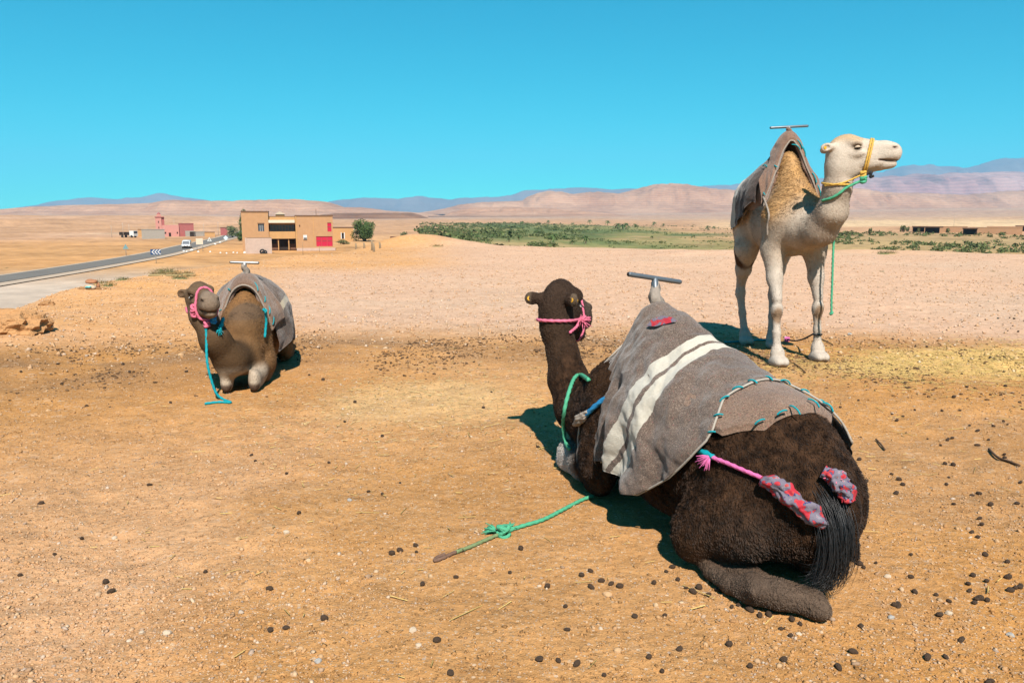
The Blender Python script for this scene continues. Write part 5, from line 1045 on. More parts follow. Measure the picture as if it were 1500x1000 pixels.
# girth knot at the shoulder
gr = rope('girth_cord', [on(893, 578, .015), on(880, 588, .02), on(868, 598, .02), on(856, 610, .018)], .013, M_blue, sN); lumpy_roll('girth_pad', [on(862, 603, .02), on(850, 613, .022), on(842, 622, .02)], [.012, .024, .012], M_rag, sN, 4)
# halter
hN = empty('halter', N_ROOT, R(N_H)); tag(hN, 'pink rope halter with a tassel on the dark camel seen from behind', 'halter', 'halters')
HN = lambda p: np.array(N_headt) + N_hs * (N_headM @ np.array(p, float)); DN = lambda p: N_headM @ np.array(p, float)
NHP = chain(N_neck, .07) + move(head_prims(el=.72, zs=1.34), N_headM, N_headt, N_hs)
w = wrap(NHP, (1.49, .0, .855), (1, 0, -.06), (0, 1, .05), .006, 60); rope('neck_loop', w, .010, M_pink, hN)
w = wrap(NHP, HN((.31, 0, -.06)), DN((.15, 0, 1)), DN((0, 1, 0)), .004, 50, .16); rope('nose_band', w, .008, M_pink, hN)
cheek = pix_on(848, 470, NHP, N_ROOT, N_H, .012)
rope('cheek_cord', [pix_on(835, 487, NHP, N_ROOT, N_H, .01), pix_on(845, 478, NHP, N_ROOT, N_H, .012), cheek, HN((.28, -.09, -.10))], .009, M_pink, hN); tuft('tassel', cheek + np.array((0, -.02, -.005)), (-.2, -1, .25), .06, M_pink, hN, 60, .55, .004, 9)
# ---------------------------------------------------------------- camel lying and facing this way
sL = empty('camel_saddle', L_ROOT, R(L_H)); tag(sL, 'brown wool saddle with pale stripe on the lying tan camel', 'saddle', 'camel saddles')
Lf = curve([-.8, -.3, 0, .12, .3, .55, .8], [.34, .46, .58, .56, .50, .50, .46]); Lb = curve([-.8, -.3, 0, .3, .8], [-.36, -.5, -.5, -.5, -.36])
cloth_patch('saddle_blanket', L_hull, Lf, Lb, -.76, .78, 120, 120, .032, .024, M_blanketL, sL, lambda X, S: (S - .40) / .5 + .5, .014, 11, 3.5, .006)
cloth_patch('front_pad', L_hull, curve([-.5, -.3, 0, .3, .5], [.58, .62, .62, .62, .58]), curve([-.5, 0, .5], [.40, .44, .40]), -.5, .5, 40, 90, .06, .0, M_pad, sL, None, 0, 13, 3, .008)
edge_cord('pad_seam', L_hull, curve([-.5, -.3, 0, .3, .5], [.58, .62, .62, .62, .58]), -.5, .5, .035, .009, M_rag, sL)
edge_cord('hem', L_hull, Lb, -.74, .77, .028, .005, M_bind, sL)
t_handle(sL, (.48, 0, .88), (.49, 0, 1.075), (0, 1, 0), .25, R(-2), M_steel2, M_rag, .0125, .018)
stitches(L_hull, [(.59, .2, .3), (.60, .3, .4), (.58, .4, .8), (.6, -.1, .5), (.6, -.3, 1), (.6, .08, .7)], .06, M_teal, sL, .03, .005)
onL = lambda px, py, off=.0: pix_on(px, py, L_all, L_ROOT, L_H, off)
rope('girth_cord', [onL(389, 458, .05), onL(390, 470, .03), onL(389, 482, .02), onL(388, 494, .02)], .011, M_teal, sL); knot('tie_cord', onL(388, 455, .06), .02, M_teal, sL, 5, 2, .007)
rope('girth_cord', [onL(327, 466, .04), onL(325, 474, .03), onL(322, 482, .02)], .014, M_teal, sL); tuft('frayed_end', onL(321, 482, .025), (.6, .3, -.8), .05, M_teal, sL, 26, .35, .004, 3)
hL = empty('halter', L_ROOT, R(L_H)); tag(hL, 'pink knotted rope halter on the tan camel facing the viewer', 'halter', 'halters')
HL = lambda p: np.array(L_headt) + L_hs * (L_headM @ np.array(p, float)); DL = lambda p: L_headM @ np.array(p, float)
LHP = chain(L_neck, .07) + move(head_prims(), L_headM, L_headt, L_hs)
w = wrap(LHP, HL((.29, 0, -.05)), DL((-.05, 0, 1)), DL((0, 1, 0)), .007, 50, .125); rope('nose_band', w, .0105, M_pink, hL)
a0 = w[14]; knot('knot', HL((.26, -.092, -.085)), .03, M_pink, hL, 1, 3, .012); knot('knot', HL((.24, -.09, -.13)), .032, M_pink, hL, 2, 3, .012)
rope('cheek_cord', [HL((.27, -.09, -.09)), HL((.18, -.105, -.12)), HL((.06, -.11, -.13)), HL((-.04, -.10, -.10))], .010, M_pink, hL)
rope('chin_cord', [HL((.26, -.085, -.13)), HL((.30, -.06, -.175)), HL((.32, .0, -.19)), HL((.31, .05, -.17))], .013, M_pink, hL)
knot('knot', HL((.33, .03, -.20)), .026, M_blue, hL, 6, 3, .012); knot('knot', HL((.32, -.02, -.225)), .024, M_pink, hL, 7, 3, .012)
# lead rope hanging from the chin to the ground
k0 = to_world(L_ROOT, L_H, HL((.32, -.03, -.23))); e0 = pix_ground(326, 584, .012); e1 = pix_ground(338, 589, .012); e2 = pix_ground(300, 591, .012)
mid = k0 * .45 + e0 * .55 + np.array((-.05, -.03, .02))
lr = rope('lead_rope', [k0, k0 * .8 + mid * .2 + np.array((.0, 0, -.03)), mid, mid * .4 + e0 * .6 + np.array((-.015, 0, -.05)), e0, e1, (e1 + e2) / 2 + np.array((.0, .03, 0)), e2], .0105, M_teal)
tag(lr, 'teal lead rope hanging from the pink halter down to the sand', 'rope', 'lead ropes')
# ---------------------------------------------------------------- standing camel
sS = empty('camel_saddle', S_ROOT, R(S_H)); tag(sS, 'dark grey wool saddle with pale stripe on the standing white camel', 'saddle', 'camel saddles')
Sf = curve([-.84, -.4, 0, .4, .84], [.12, .12, .0, .12, .12]); Sb = curve([-.84, -.4, 0, .4, .84], [-.68, -.72, -.74, -.72, -.68])
cloth_patch('saddle_blanket', S_hull, Sf, Sb, -.78, .78, 120, 120, .032, .024, M_blanketS, sS, lambda X, S: -(X + .02) / .74, .014, 21, 3, .006)
cloth_patch('front_pad', S_hull, curve([-.56, -.35, -.15, 0, .15, .35, .56], [.27, .26, .20, .16, .20, .26, .27]), curve([-.56, -.3, 0, .3, .56], [.14, .09, -.06, .09, .14]), -.56, .56, 50, 100, .06, .0, M_padS, sS, None, 0, 23, 3, .008)
edge_cord('pad_seam', S_hull, curve([-.56, -.35, -.15, 0, .15, .35, .56], [.27, .26, .20, .16, .20, .26, .27]), -.56, .56, .035, .009, M_rag, sS)
edge_cord('hem', S_hull, Sb, -.77, .77, .028, .005, M_bind, sS)
t_handle(sS, (.09, 0, 2.30), (.095, 0, 2.425), (0, 1, 0), .40, R(3), M_steel, M_padS, .0135, .018)
stitches(S_hull, [(.17, .06, 1.2), (.18, .12, 1.0), (.2, .02, 1.3), (.25, .3, 1.0), (.26, .42, .6), (.22, -.22, .9), (.10, -.40, .2), (.26, -.45, .8)], .062, M_teal, sS, .03, .006)
onS = lambda px, py, off=.0: pix_on(px, py, S_all, S_ROOT, S_H, off)
rope('girth_strap', [onS(1098, 302, .02), onS(1091, 312, .015), onS(1087, 322, .012)], .014, M_bind, sS)
rope('girth_strap', [S_hull.off(np.array(.2), np.array(-.55), np.array(.03)), onS(1126, 312, .012), onS(1124, 330, .01), onS(1124, 345, .01)], .010, M_rag, sS)
for nm, hul, pr, par, mt in (('stuffed_pad', S_hull, S_pommel[1:], sS, M_padS), ('stuffed_pad', L_hull, L_pommel[1:], sL, M_pad), ('stuffed_pad', N_hull, N_pommel[1:], sN, M_pad)):
    V, F = solid([cone(pr[0]['a'] + np.array((0, 0, -.0)), pr[0]['b'] + np.array((.12, 0, 0)), pr[0]['ra'] - .01, pr[0]['rb'] - .01, .05)], .02); keep = V[:, 2] > pr[0]['b'][2] - .12
    V[:, 2] = np.maximum(V[:, 2], pr[0]['b'][2] - .10); link(nm, np_mesh(nm, V, F), mt, par, True)
hS = empty('halter', S_ROOT, R(S_H)); tag(hS, 'yellow rope halter on the standing white camel', 'halter', 'halters')
HS = lambda p: np.array(S_headt) + S_hs * (S_headM @ np.array(p, float)); DS = lambda p: S_headM @ np.array(p, float)
SHP = chain(S_neck, .08) + move(head_prims(2.55, 1.2), S_headM, S_headt, S_hs)
for dx in (-.009, .009):
    w = wrap(SHP, HS((.275 + dx, 0, -.07)), DS((.22, 0, 1)), DS((0, 1, 0)), .006, 56, .20); rope('nose_band', w, .009, M_yellow, hS)
kn_s = HS((.235, -.07, -.215)); knot('knot', kn_s, .026, M_yellow, hS, 3, 3, .012)
w = wrap(SHP, (1.085, .115, 1.80), (1, 0, -.12), (0, 1, 0), .006, 60); rope('neck_strap', w, .009, M_yellow, hS)
rope('cheek_cord', [kn_s, pix_on(1240, 266, SHP, S_ROOT, S_H, .012), pix_on(1225, 270, SHP, S_ROOT, S_H, .012), pix_on(1208, 272, SHP, S_ROOT, S_H, .012)], .008, M_yellow, hS)
MB().tube(catmull([kn_s, kn_s + DS((.04, 0, .0)), kn_s + DS((.07, 0, .015)), kn_s + DS((.06, 0, -.03)), kn_s + DS((.09, 0, -.02))], 5), .012, 7).build('chin_strap', M_black, hS, True)
# green rope: knot below the jaw, round the neck, and a hanging end
gk = kn_s + DS((.0, -.01, -.05)); toW = lambda p: to_world(S_ROOT, S_H, p)
gS = empty('lead_rope', S_ROOT, R(S_H)); tag(gS, 'green lead rope knotted below the yellow halter and hanging free', 'rope', 'lead ropes')
knot('knot', gk, .03, M_green, gS, 9, 3, .014)
lp = [pix_on(x, y, SHP, S_ROOT, S_H, .012) for x, y in ((1240, 275), (1230, 283), (1218, 290), (1204, 294))]
rope('rope_loop', [gk] + lp, .0125, M_green, gS)
hang = [to_local(S_ROOT, S_H, np.array([0, 0, CAM_H]) + pix_ray(px, py) * (8.02 / pix_ray(px, py)[1])) for px, py in ((1221, 345), (1220, 380), (1219, 415), (1218, 440), (1218, 459))]
rope('rope_end', [pix_on(1215, 330, S_all, S_ROOT, S_H, -.08)] + hang, .011, M_green, gS); knot('knot', hang[-1], .015, M_green, gS, 2, 2, .01)
# hobble between the front feet and a cord on the ground
fr = toW((*S_FEET['fr'], .25)); fl = toW((*S_FEET['fl'], .25))
hb = empty('hobble', (0, 0, 0)); tag(hb, 'dark cord hobble tied round the white camel front leg', 'hobble')
LP = fleg(1, S_FEET['fl']); w = wrap(LP, (*lerp(np.array(S_FEET['fl']), np.array(S_FEET['fl']), 0), .27), (1, 0, 0), (0, 1, 0), .006, 30, .2); w = toW(w); rope('leg_loop', w, .008, M_black, hb)
st = w[np.argmin(w[:, 0])]; rope('cord', [st, pix_ground(1175, 497, .10), pix_ground(1163, 499, .06), pix_ground(1153, 497, .03)], .008, M_black, hb); knot('knot', pix_ground(1153, 497, .03), .025, M_pink2, hb, 4, 3, .012)
tc = rope('ground_cord', [pix_ground(1133, 497, .012), pix_ground(1110, 498, .012), pix_ground(1085, 500, .012), pix_ground(1062, 501, .012)], .012, M_teal); tag(tc, 'teal cord on the ground behind the white camel legs', 'rope')
# ---------------------------------------------------------------- near camel's lead rope
gN = empty('lead_rope', (0, 0, 0)); tag(gN, 'green lead rope from the dark camel neck trailing knotted across the sand', 'rope', 'lead ropes')
NW = lambda p: to_world(N_ROOT, N_H, p)
lp = [NW(pix_on(x, y, N_all, N_ROOT, N_H, .014)) for x, y in ((862, 556), (851, 549), (842, 553), (834, 572), (827, 600), (825, 625), (829, 648), (834, 657))]
rope('rope_loop', lp, .011, M_green, gN)
gp = [(868, 726), (850, 733), (825, 746), (795, 761), (765, 770), (738, 779)]; rope('rope', [pix_ground(x, y, .012) for x, y in gp], .0095, M_green, gN)
rope('rope', [pix_ground(x, y, .011) for x, y in ((736, 780), (715, 789), (690, 800), (668, 808))], .0085, plain('dusty_green_rope', (.17, .22, .10), .85, .3, 50, .4), gN)
rope('rope_end', [pix_ground(x, y, .011) for x, y in ((668, 808), (655, 814), (646, 818), (636, 821), (642, 815), (652, 812))], .008, plain('brown_rag_rope', (.16, .09, .06), .9, .3, 50, .4), gN)
knot('knot', pix_ground(738, 778, .025), .03, M_green, gN, 5, 4, .010); tuft('frayed_end', pix_ground(728, 778, .02), (-.8, .5, .25), .07, M_green, gN, 30, .4, .004, 11); tuft('frayed_end', pix_ground(745, 772, .02), (.6, .6, .3), .04, M_green, gN, 14, .4, .004, 12)
# ear tags are fixed to the ears
def ear_tags(camel, M, t, s, ear, sides, el=1.0):
    for sd_ in sides:
      p, ax, fr_ = ear_point(sd_, ear, el); c = np.array(t) + s * (np.array(M) @ (p + fr_ * .010)); nx = np.array(M) @ fr_; az = np.array(M) @ ax
      for sg in (1, -1):
        bm = bmesh.new(); bmesh.ops.create_cone(bm, cap_ends=True, segments=14, radius1=.014, radius2=.014, depth=.004)
        bmesh.ops.bevel(bm, geom=list(bm.edges), offset=.0012, segments=1); me = bpy.data.meshes.new('ear_tag'); bm.to_mesh(me); bm.free()
        o = link('ear_tag', me, M_tag, camel); o.location = c + nx * (.004 if sg > 0 else -.031 * s); o.rotation_euler = Vector(nx).to_track_quat('Z', 'Y').to_euler()
ear_tags(near_camel, N_headM, N_headt, N_hs, 2.1, (1, -1), .72); ear_tags(pale_camel, S_headM, S_headt, S_hs, 2.55, (-1,))
# tail hair of the dark camel
m = MB(); rg = np.random.default_rng(5)
tb = [np.array(p) for p in ((-.63, .05, .47), (-.745, .06, .38), (-.79, .07, .25), (-.785, .10, .13), (-.74, .16, .10))]
for k in range(1100):
    o = rg.normal(0, 1, 3) * np.array((.02, .032, .018)); fan = rg.normal(0, 1, 3) * np.array((.03, .035, .02)); e = rg.uniform(.55, 1.0); P = []
    for i, q in enumerate(tb):
        w_ = i / 4; P.append(q + o * (1 - .2 * w_) + fan * w_ ** 2 * e)
    P = catmull(P, 3)[:max(6, int(13 * e))]; P[:, 2] = np.maximum(P[:, 2], .02); m.tube(P, np.linspace(.0015, .0006, len(P)), 3)
m.build('tail_hair', plain('black_tail_hair', (.012, .010, .010), .45, .4, 30, 0, 0, .5), near_camel, True)
# ================================================================ what lies on the ground
def rock_geo(C, S, rg, ico=True, flat=.65):
    """many small stones as one mesh: C centres, S sizes"""
    if ico:
        bm = bmesh.new(); bmesh.ops.create_icosphere(bm, subdivisions=1, radius=1.0); B = np.array([v.co[:] for v in bm.verts]); Fb = np.array([[v.index for v in f.verts] for f in bm.faces]); bm.free()
    else: B = np.array([(1, 0, 0), (0, 1, 0), (-1, 0, 0), (0, -1, 0), (0, 0, 1), (0, 0, -1.0)]); Fb = np.array([(0, 1, 4), (1, 2, 4), (2, 3, 4), (3, 0, 4), (1, 0, 5), (2, 1, 5), (3, 2, 5), (0, 3, 5)])
    n = len(C); k = len(B); a = rg.uniform(0, 6.28, n); ca, sa = np.cos(a), np.sin(a); J = 1 + rg.normal(0, .20, (n, k, 1)); P = B[None] * J
    P = P * np.stack([rg.uniform(.7, 1.35, n), rg.uniform(.6, 1.1, n), rg.uniform(.35, .9, n) * flat / .65], 1)[:, None]
    tl = rg.normal(0, .35, n)[:, None]; z = P[..., 2] * np.cos(tl) - P[..., 0] * np.sin(tl); x = P[..., 0] * np.cos(tl) + P[..., 2] * np.sin(tl); y = P[..., 1]
    Q = np.stack([x * ca[:, None] - y * sa[:, None], x * sa[:, None] + y * ca[:, None], z], -1) * S[:, None, None] + C[:, None]
    return Q.reshape(-1, 3), (Fb[None] + (np.arange(n) * k)[:, None, None]).reshape(-1, 3), k
CAMEL_SPOTS = ((.95, 3.6, N_H), (-2.5, 7.75, L_H))
def clear(x, y):
    ok = np.ones(len(x), bool)
    for cx, cy, hd in CAMEL_SPOTS:
        h = R(hd); u = (x - cx) * math.cos(h) + (y - cy) * math.sin(h); v = -(x - cx) * math.sin(h) + (y - cy) * math.cos(h); ok &= ~(((u - .1) / .95) ** 2 + (v / .38) ** 2 < 1)
    return ok
PAL = np.array([(.46, .29, .16), (.52, .36, .22), (.40, .22, .10), (.53, .40, .28), (.34, .18, .085), (.28, .19, .13), (.50, .31, .18), (.44, .25, .12), (.55, .45, .36), (.36, .29, .24)])
t = NT('mixed_gravel'); v = t.coord(); c = t.attr(); t.bump(t.noise(v, 180, 3), .5, .003); M_gravel = t.done(t.mix(1.0, c, t.ramp(t.noise(v, 90, 3), [(.3, (.8, .8, .8)), (.7, (1.15, 1.15, 1.15))]), 'MULTIPLY'), .9, 0, .15)
def gravel(n, r0, r1, s_lo, s_hi, ico, pw, dens, seed, tint=1.0, sink=.25, wide=.80):
    rg = np.random.default_rng(seed); u = rg.random(n); r = (r0 ** (2 - pw) + u * (r1 ** (2 - pw) - r0 ** (2 - pw))) ** (1 / (2 - pw)); th = rg.uniform(-wide, wide, n); x = r * np.sin(th); y = r * np.cos(th)
    k = (rg.random(n) < dens(x, y)) & clear(x, y); x, y = x[k], y[k]; m_ = len(x); S = s_lo * (s_hi / s_lo) ** (rg.random(m_) ** 2.2); C = np.stack([x, y, hgt(x, y) + S * (.45 - sink)], 1)
    V, F, kk = rock_geo(C, S, rg, ico); soil = zones(x, y, C[:, 2]); col = PAL[rg.integers(0, len(PAL), m_)] * rg.uniform(.75, 1.1, (m_, 1)); mixf = rg.uniform(.15, .75, (m_, 1)); col = (soil * 1.05 * mixf + col * (1 - mixf)) * tint
    me = np_mesh('gravel', V, F); set_col(me, np.repeat(col, kk, 0)); return tag(link('gravel', me, M_gravel), 'small stones and grit strewn over the sand', 'gravel', kind='stuff')
patch = lambda x, y: np.clip(.62 + 1.0 * fbm(x * .8, y * .8, None, 3, 81) + .35 * np.abs(x - .2) / (1 + y * .5) , .06, 1) * (1 - .75 * np.exp(-(((x + .2) / .9) ** 2 + ((y - 4.3) / 1.1) ** 2))) * (1 - .6 * np.exp(-(((x + .75) / 1.0) ** 2 + ((y - 6.4) / 1.0) ** 2)))
gravel(88000, 1.9, 9.5, .0032, .0095, False, 1.7, patch, 1); gravel(17000, 1.9, 9.5, .005, .0135, True, 1.6, patch, 2)
gravel(46000, 8.6, 34, .010, .034, False, 1.55, lambda x, y: sstep(8.2, 10.8, np.hypot(x, y)) * np.clip(.7 + .6 * fbm(x * .3, y * .3, None, 3, 83), .2, 1), 3, 1.06)
# soil crumbs: earth coloured lumps that break the surface
rgc = np.random.default_rng(4); n = 40000; u = rgc.random(n); r = (1.9 ** .3 + u * (10.5 ** .3 - 1.9 ** .3)) ** (1 / .3); th = rgc.uniform(-.8, .8, n); x = r * np.sin(th); y = r * np.cos(th); k = clear(x, y) & (rgc.random(n) < np.clip(.5 + fbm(x * 1.1, y * 1.1, None, 3, 85), .05, 1)); x, y = x[k], y[k]
S = .003 * 4.0 ** (rgc.random(len(x)) ** 2); C = np.stack([x, y, hgt(x, y) + S * .1], 1); V, F, kk = rock_geo(C, S, rgc, False, .5); me = np_mesh('soil_crumbs', V, F); set_col(me, np.repeat(zones(x, y, C[:, 2]) * rgc.uniform(.5, 1.12, (len(x), 1)), kk, 0)); tag(link('soil_crumbs', me, M_gravel), 'loose crumbs of dry earth on the trodden ground', 'soil', kind='stuff')
# trodden manure along the edge of the stony ground
rgm = np.random.default_rng(9); n = 13000; r = 9.1 + rgm.normal(0, .75, n); th = rgm.uniform(-.62, .62, n); x = r * np.sin(th); y = r * np.cos(th); r = r + .6 * fbm(x * .22, y * .22, None, 4, 60); k = (fbm(x * 1.1, y * 1.1, None, 3, 87) + .10 * np.sign(x - 1) > rgm.normal(.0, .16, len(x))) & clear(x, y); x, y = x[k], y[k]
S = .006 * 3.6 ** rgm.random(len(x)) ** 1.5; C = np.stack([x, y, hgt(x, y) + S * .15], 1); V, F, kk = rock_geo(C, S, rgm, True, .45); me = np_mesh('trodden_manure', V, F); set_col(me, np.repeat(np.array((.10, .055, .028)) * rgm.uniform(.5, 1.7, (len(x), 1)), kk, 0)); tag(link('trodden_manure', me, M_gravel), 'trodden dark manure crumbs along the edge of the stony ground', 'manure', kind='stuff')
# straw
def straw(n, cx, cy, sx, sy, seed, l0=.03, l1=.16, col=(.62, .43, .15)):
    rg = np.random.default_rng(seed); x = rg.normal(cx, sx, n); y = rg.normal(cy, sy, n); k = clear(x, y) & (fbm(x * 1.3, y * 1.3, None, 3, 89) > -.35); x, y = x[k], y[k]; n = len(x); a = rg.uniform(0, 6.28, n); L = l0 * (l1 / l0) ** rg.random(n) * .5; w = rg.uniform(.0012, .0028, n); z = hgt(x, y) + rg.uniform(.003, .012, n); tl = rg.normal(0, .05, n)
    d = np.stack([np.cos(a), np.sin(a), tl], 1) * L[:, None]; s = np.stack([-np.sin(a), np.cos(a), 0 * a], 1) * w[:, None]; c = np.stack([x, y, z], 1); up = np.stack([0 * a, 0 * a, w], 1)
    V = np.stack([c - d - s, c - d + s, c - d + up, c + d - s, c + d + s, c + d + up], 1).reshape(-1, 3); b = (np.arange(n) * 6)[:, None]; F = np.concatenate([b + np.array([[0, 3, 5, 2]]), b + np.array([[1, 2, 5, 4]]), b + np.array([[0, 1, 4, 3]])])
    me = np_mesh('straw', V, F); set_col(me, np.repeat(np.array(col) * rg.uniform(.6, 1.25, (n, 1)), 6, 0)); tag(link('straw', me, M_gravel), 'scattered golden straw trodden into the sand', 'straw', kind='stuff')
straw(4200, 4.9, 8.0, 1.5, .62, 31); straw(1500, -.75, 6.4, .7, .7, 32, .015, .06, (.58, .42, .2)); straw(350, 2.2, 6.5, 2.5, 2.2, 33, .03, .2); straw(160, -.5, 4.0, 1.4, 1.2, 34, .02, .09)
# dung pellets, each one lying where it fell
def pellet_mesh(seed):
    bm = bmesh.new(); bmesh.ops.create_icosphere(bm, subdivisions=2, radius=1.0); V = np.array([q.co[:] for q in bm.verts]); V *= (1 + .16 * fbm(V[:, 0] * 1.5 + seed, V[:, 1] * 1.5, V[:, 2] * 1.5 + 3, 3, seed))[:, None] * np.array((1.15, .95, .9))
    for q, c_ in zip(bm.verts, V): q.co = c_
    for f in bm.faces: f.smooth = True
    me = bpy.data.meshes.new('dung_pellet'); bm.to_mesh(me); bm.free(); return me
t = NT('dry_dung'); v = t.coord(); n_ = t.noise(v, 2.5, 5, .6); t.bump(t.noise(v, 7, 4), .6, .15); M_dung = t.done(t.mix(n_, (.045, .025, .015), (.13, .078, .046)), .75, 0, .25)
PEL = [pellet_mesh(k) for k in range(5)]
for m_ in PEL: m_.materials.append(M_dung)
px_list = [(368, 666), (374, 676), (219, 713), (420, 698), (482, 679), (438, 757), (301, 840), (163, 870), (396, 925), (419, 922), (475, 908), (395, 866), (540, 722), (560, 725), (586, 708), (574, 813), (586, 808), (610, 810), (609, 800), (675, 808), (619, 857), (668, 846), (747, 840), (763, 805), (802, 860), (788, 657), (852, 844), (865, 838), (881, 852), (895, 856), (908, 860), (866, 861), (958, 855), (976, 838), (985, 832), (993, 850), (1005, 862), (1015, 868), (1024, 862), (1038, 873), (1052, 866), (1083, 888), (1113, 903), (1126, 902), (1160, 910), (1172, 916), (1186, 905), (1144, 923), (1098, 895), (1259, 828), (1265, 833), (1283, 826), (1240, 840), (1334, 848), (1340, 869), (1261, 919), (1310, 888), (1376, 903), (1385, 965), (1408, 1000 - 62), (1430, 880), (1436, 879), (1446, 882), (1420, 868), (1418, 858), (1425, 846), (1445, 855), (1480, 868), (1476, 850), (1495, 862), (1443, 815), (1438, 768), (1490, 738), (1424, 724), (1434, 722), (1390, 700), (1397, 738), (1396, 684), (1306, 695), (1313, 720), (1359, 640), (1388, 642), (1395, 640), (1340, 600), (1380, 600), (1314, 617), (1260, 640), (1406, 600), (1378, 652), (1432, 650), (1470, 617), (1068, 945), (1148, 968), (1250, 958), (970, 985), (885, 990), (790, 968), (818, 970), (845, 975), (660, 990), (640, 940), (155, 855), (30, 848), (80, 812), (120, 790), (60, 740), (250, 590), (150, 555), (135, 552), (110, 548), (190, 545), (180, 532), (85, 535), (505, 616), (520, 590), (560, 640), (720, 578), (708, 600)]
rgd = np.random.default_rng(21)
for k in range(34): px_list.append((rgd.uniform(1255, 1560), rgd.uniform(640, 1010)))
for k in range(36): px_list.append((rgd.uniform(1210, 1560), rgd.uniform(465, 640)))
for k in range(12): px_list.append((rgd.uniform(820, 1240), rgd.uniform(860, 1010)))
for k in range(10): px_list.append((rgd.uniform(-40, 520), rgd.uniform(500, 620)))
for k, (px, py) in enumerate(px_list[:290]):
    g = pix_ground(px, py); s_ = rgd.uniform(.0085, .0150) * (1.15 if py < 600 else 1)
    if not clear(np.array([g[0]]), np.array([g[1]]))[0] and py < 840: continue
    o = link('dung_pellet', PEL[k % 5]); o.location = (g[0], g[1], float(hgt(g[0], g[1])) + s_ * .62); o.scale = (s_ * rgd.uniform(.75, 1.25), s_ * rgd.uniform(.75, 1.1), s_ * rgd.uniform(.6, 1.0)); o.rotation_euler = (rgd.uniform(-.4, .4), rgd.uniform(-.4, .4), rgd.uniform(0, 6)); tag(o, 'small dark round dung pellet lying on the sand', 'dung', 'dung pellets on the sand')
# larger loose stones
M_st = [plain('pale_stone', (.50, .38, .27), .9, .2, 3, .3), plain('tan_stone', (.48, .29, .15), .9, .2, 3, .3), plain('grey_stone', (.34, .31, .28), .9, .2, 3, .3)]
ST = []
for k in range(6): m_ = LUMP[k].copy(); m_.materials.append(M_st[(0, 1, 0, 2, 1, 0)[k]]); ST.append(m_)
sl_ = [(420, 783, 1.3), (349, 793, 1.4), (613, 947, 1.1), (466, 972, 1.3), (470, 965, 1.0), (245, 931, 1.4), (208, 929, 1.0), (890, 871, 1.6), (605, 925, 1.5), (512, 736, 1.1), (905, 953, 1.5), (1148, 968, 1.0), (1300, 846, 1.2), (1460, 794, 1.1), (975, 690, .8), (1305, 905, 1.2), (470, 930, .9), (790, 858, .8), (167, 785, 1.1), (80, 850, 1.2), (1390, 900, 1.3), (1480, 930, 1.2), (440, 953, 1.2), (880, 920, .9), (690, 640, .8), (265, 520, 1.6), (310, 525, 1.3), (1245, 490, 1.3), (70, 600, 1.1), (1170, 770 + 160, 1.0)]
for k, (px, py, s_) in enumerate(sl_):
    g = pix_ground(px, py); o = link('stone', ST[k % 6], None, None); d = math.hypot(g[0], g[1]); s2 = s_ * .0105 * (d / 3.4) ** .6; o.location = (g[0], g[1], float(hgt(g[0], g[1])) + s2 * .15); o.scale = (s2 * 1.2, s2, s2 * .8); o.rotation_euler = (0, 0, k * 1.3); tag(o, 'small loose pebble lying on the trodden sand', 'stone', 'loose pebbles on the sand')
# twigs
M_twig = plain('dry_twig', (.10, .055, .03), .9, .3, 20)
for pts, lb in (([(1448, 661), (1462, 674), (1478, 682), (1493, 688)], 'thick dark bent twig lying alone on the sand'), ([(1283, 646), (1290, 655), (1296, 662)], 'short thin twig near scattered dung pellets'), ([(1203, 497), (1213, 503), (1220, 506)], 'thin twig at the white camel hoof'), ([(1163, 533), (1172, 540), (1180, 546)], 'thin twig below the white camel front feet')):
    P = [np.array(pix_ground(*q)) for q in pts]; P = [np.array((q[0], q[1], float(hgt(q[0], q[1])) + .010 + .006 * (i % 2))) for i, q in enumerate(P)]; o = MB().tube(catmull(P, 4), .0075 if len(pts) > 3 else .006, 6).build('twig', M_twig, None, True); tag(o, lb, 'twig', 'twigs on the ground')
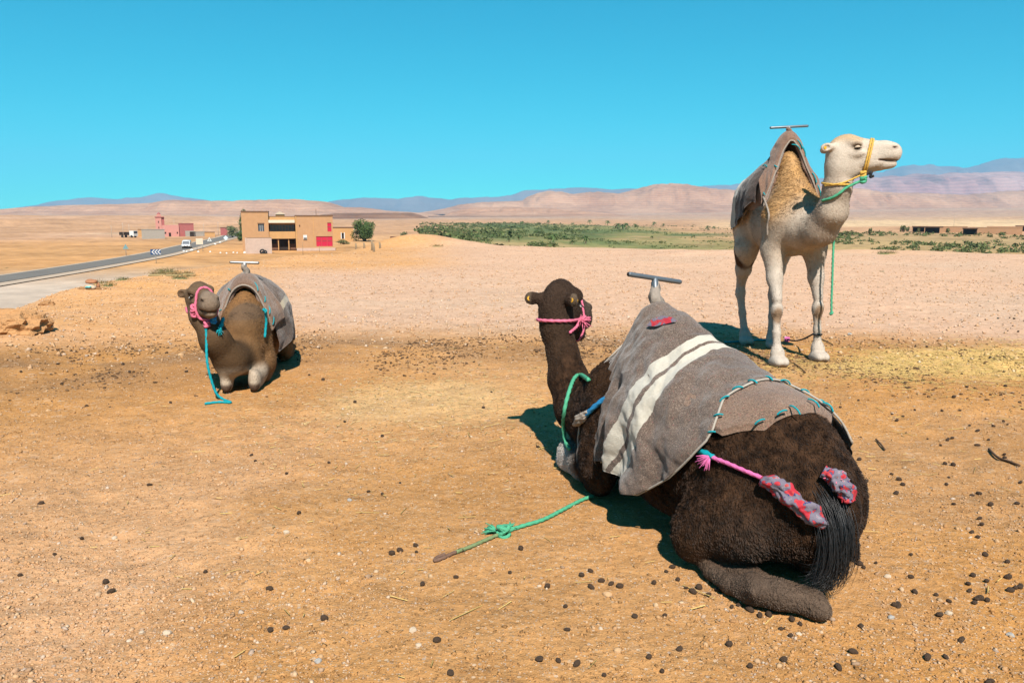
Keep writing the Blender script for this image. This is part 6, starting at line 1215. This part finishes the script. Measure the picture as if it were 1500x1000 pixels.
# clay rock at the brink, with broken stones
def big_rock(name, px, py, sx, sy, sz, mat, label, seed, sub=4, amp=.5):
    g = pix_terrain(px, py, 5); me = lump_mesh(name, seed, sub, amp); V = np.array([q.co[:] for q in me.vertices]); V *= (1 + .10 * fbm(V[:, 0] * 5, V[:, 1] * 5, V[:, 2] * 5, 3, seed + 3) - .35 * np.abs(fbm(V[:, 0] * 2.2, V[:, 1] * 2.2, V[:, 2] * 2.2, 3, seed + 6)))[:, None]; me.vertices.foreach_set('co', V.astype(np.float32).ravel()); me.update()
    o = link(name, me, mat); o.location = g + np.array((0, 0, sz * .12)); o.scale = (sx, sy, sz); tag(o, label, 'rock'); return o
M_clayrock = plain('orange_clay_rock', (.47, .24, .10), .95, .25, 2.5, .8, bdist=.06)
big_rock('clay_rock', 12, 484, .42, .34, .24, M_clayrock, 'cracked orange clay rock at the edge of the slope', 51); big_rock('rock', 58, 482, .09, .07, .06, M_st[0], 'pale stone beside the cracked clay rock', 52, 3); big_rock('rock', 48, 486, .07, .06, .05, M_st[1], 'tan stone at the foot of the cracked clay rock', 53, 3); big_rock('rock', 68, 447, .16, .1, .07, M_clayrock, 'flat orange stone above the cracked clay rock', 54, 3)
# cairn of stones with a painted mark
g = pix_terrain(133, 424, 8); cn = empty('cairn', g, 0); tag(cn, 'small cairn of stacked stones with a blue painted mark', 'cairn'); kk = math.hypot(g[0], g[1]) / FPX; M_reds = plain('red_stone', (.34, .15, .075), .9, .3, 3, .4)
for k, (dx, dz, sx, sz, mt) in enumerate([(0, 1.5, 7.2, 4.6, M_st[0]), (1, 8.2, 7.6, 3.4, M_reds), (-2, 10.8, 5, 1.8, M_reds), (-10, .2, 5, 1.8, M_clayrock), (-15, -.4, 3, 1.4, M_clayrock), (8, 3.0, 2.6, 4.2, M_reds), (10, .2, 4, 1.8, M_clayrock), (16, .2, 3.4, 1.2, M_clayrock)]):
    me = lump_mesh('stone', 60 + k, 3, .35); o = link('stone', me, mt, cn, True); o.location = (dx * kk, (k % 3) * .03, dz * kk + .25 * sz * kk); o.scale = (sx * kk, sx * kk * .8, sz * kk)
pm = [(-.034 * 20 * kk * math.cos(a) * 6, -.80 * 7.2 * kk, (2.9 + 1.1 * math.sin(a)) * kk) for a in np.linspace(0, 6.28, 14, endpoint=False)]
MB().tube([(-3.6 * kk, -6.0 * kk, 2.6 * kk), (-1.2 * kk, -6.5 * kk, 3.6 * kk), (1.2 * kk, -6.5 * kk, 3.1 * kk), (3.8 * kk, -6.0 * kk, 3.8 * kk)], .9 * kk, 6).build('painted_mark', plain('turquoise_paint', (.05, .42, .46), .7, .2, 30), cn, True)
# ================================================================ air
hz = MB().box(-19000, 19000, -2500, 13200, -140, 960).build('haze'); tag(hz, kind='stuff')
t = NT('pale_air'); t.t.nodes.remove(t.b); pv = t.n('ShaderNodeVolumePrincipled'); pv.inputs['Color'].default_value = (.24, .66, 1.0, 1); pv.inputs['Density'].default_value = 6.8e-5; pv.inputs['Anisotropy'].default_value = 0.0
t.l(pv.outputs[0], t.out.inputs['Volume']); hz.data.materials.append(t.m)
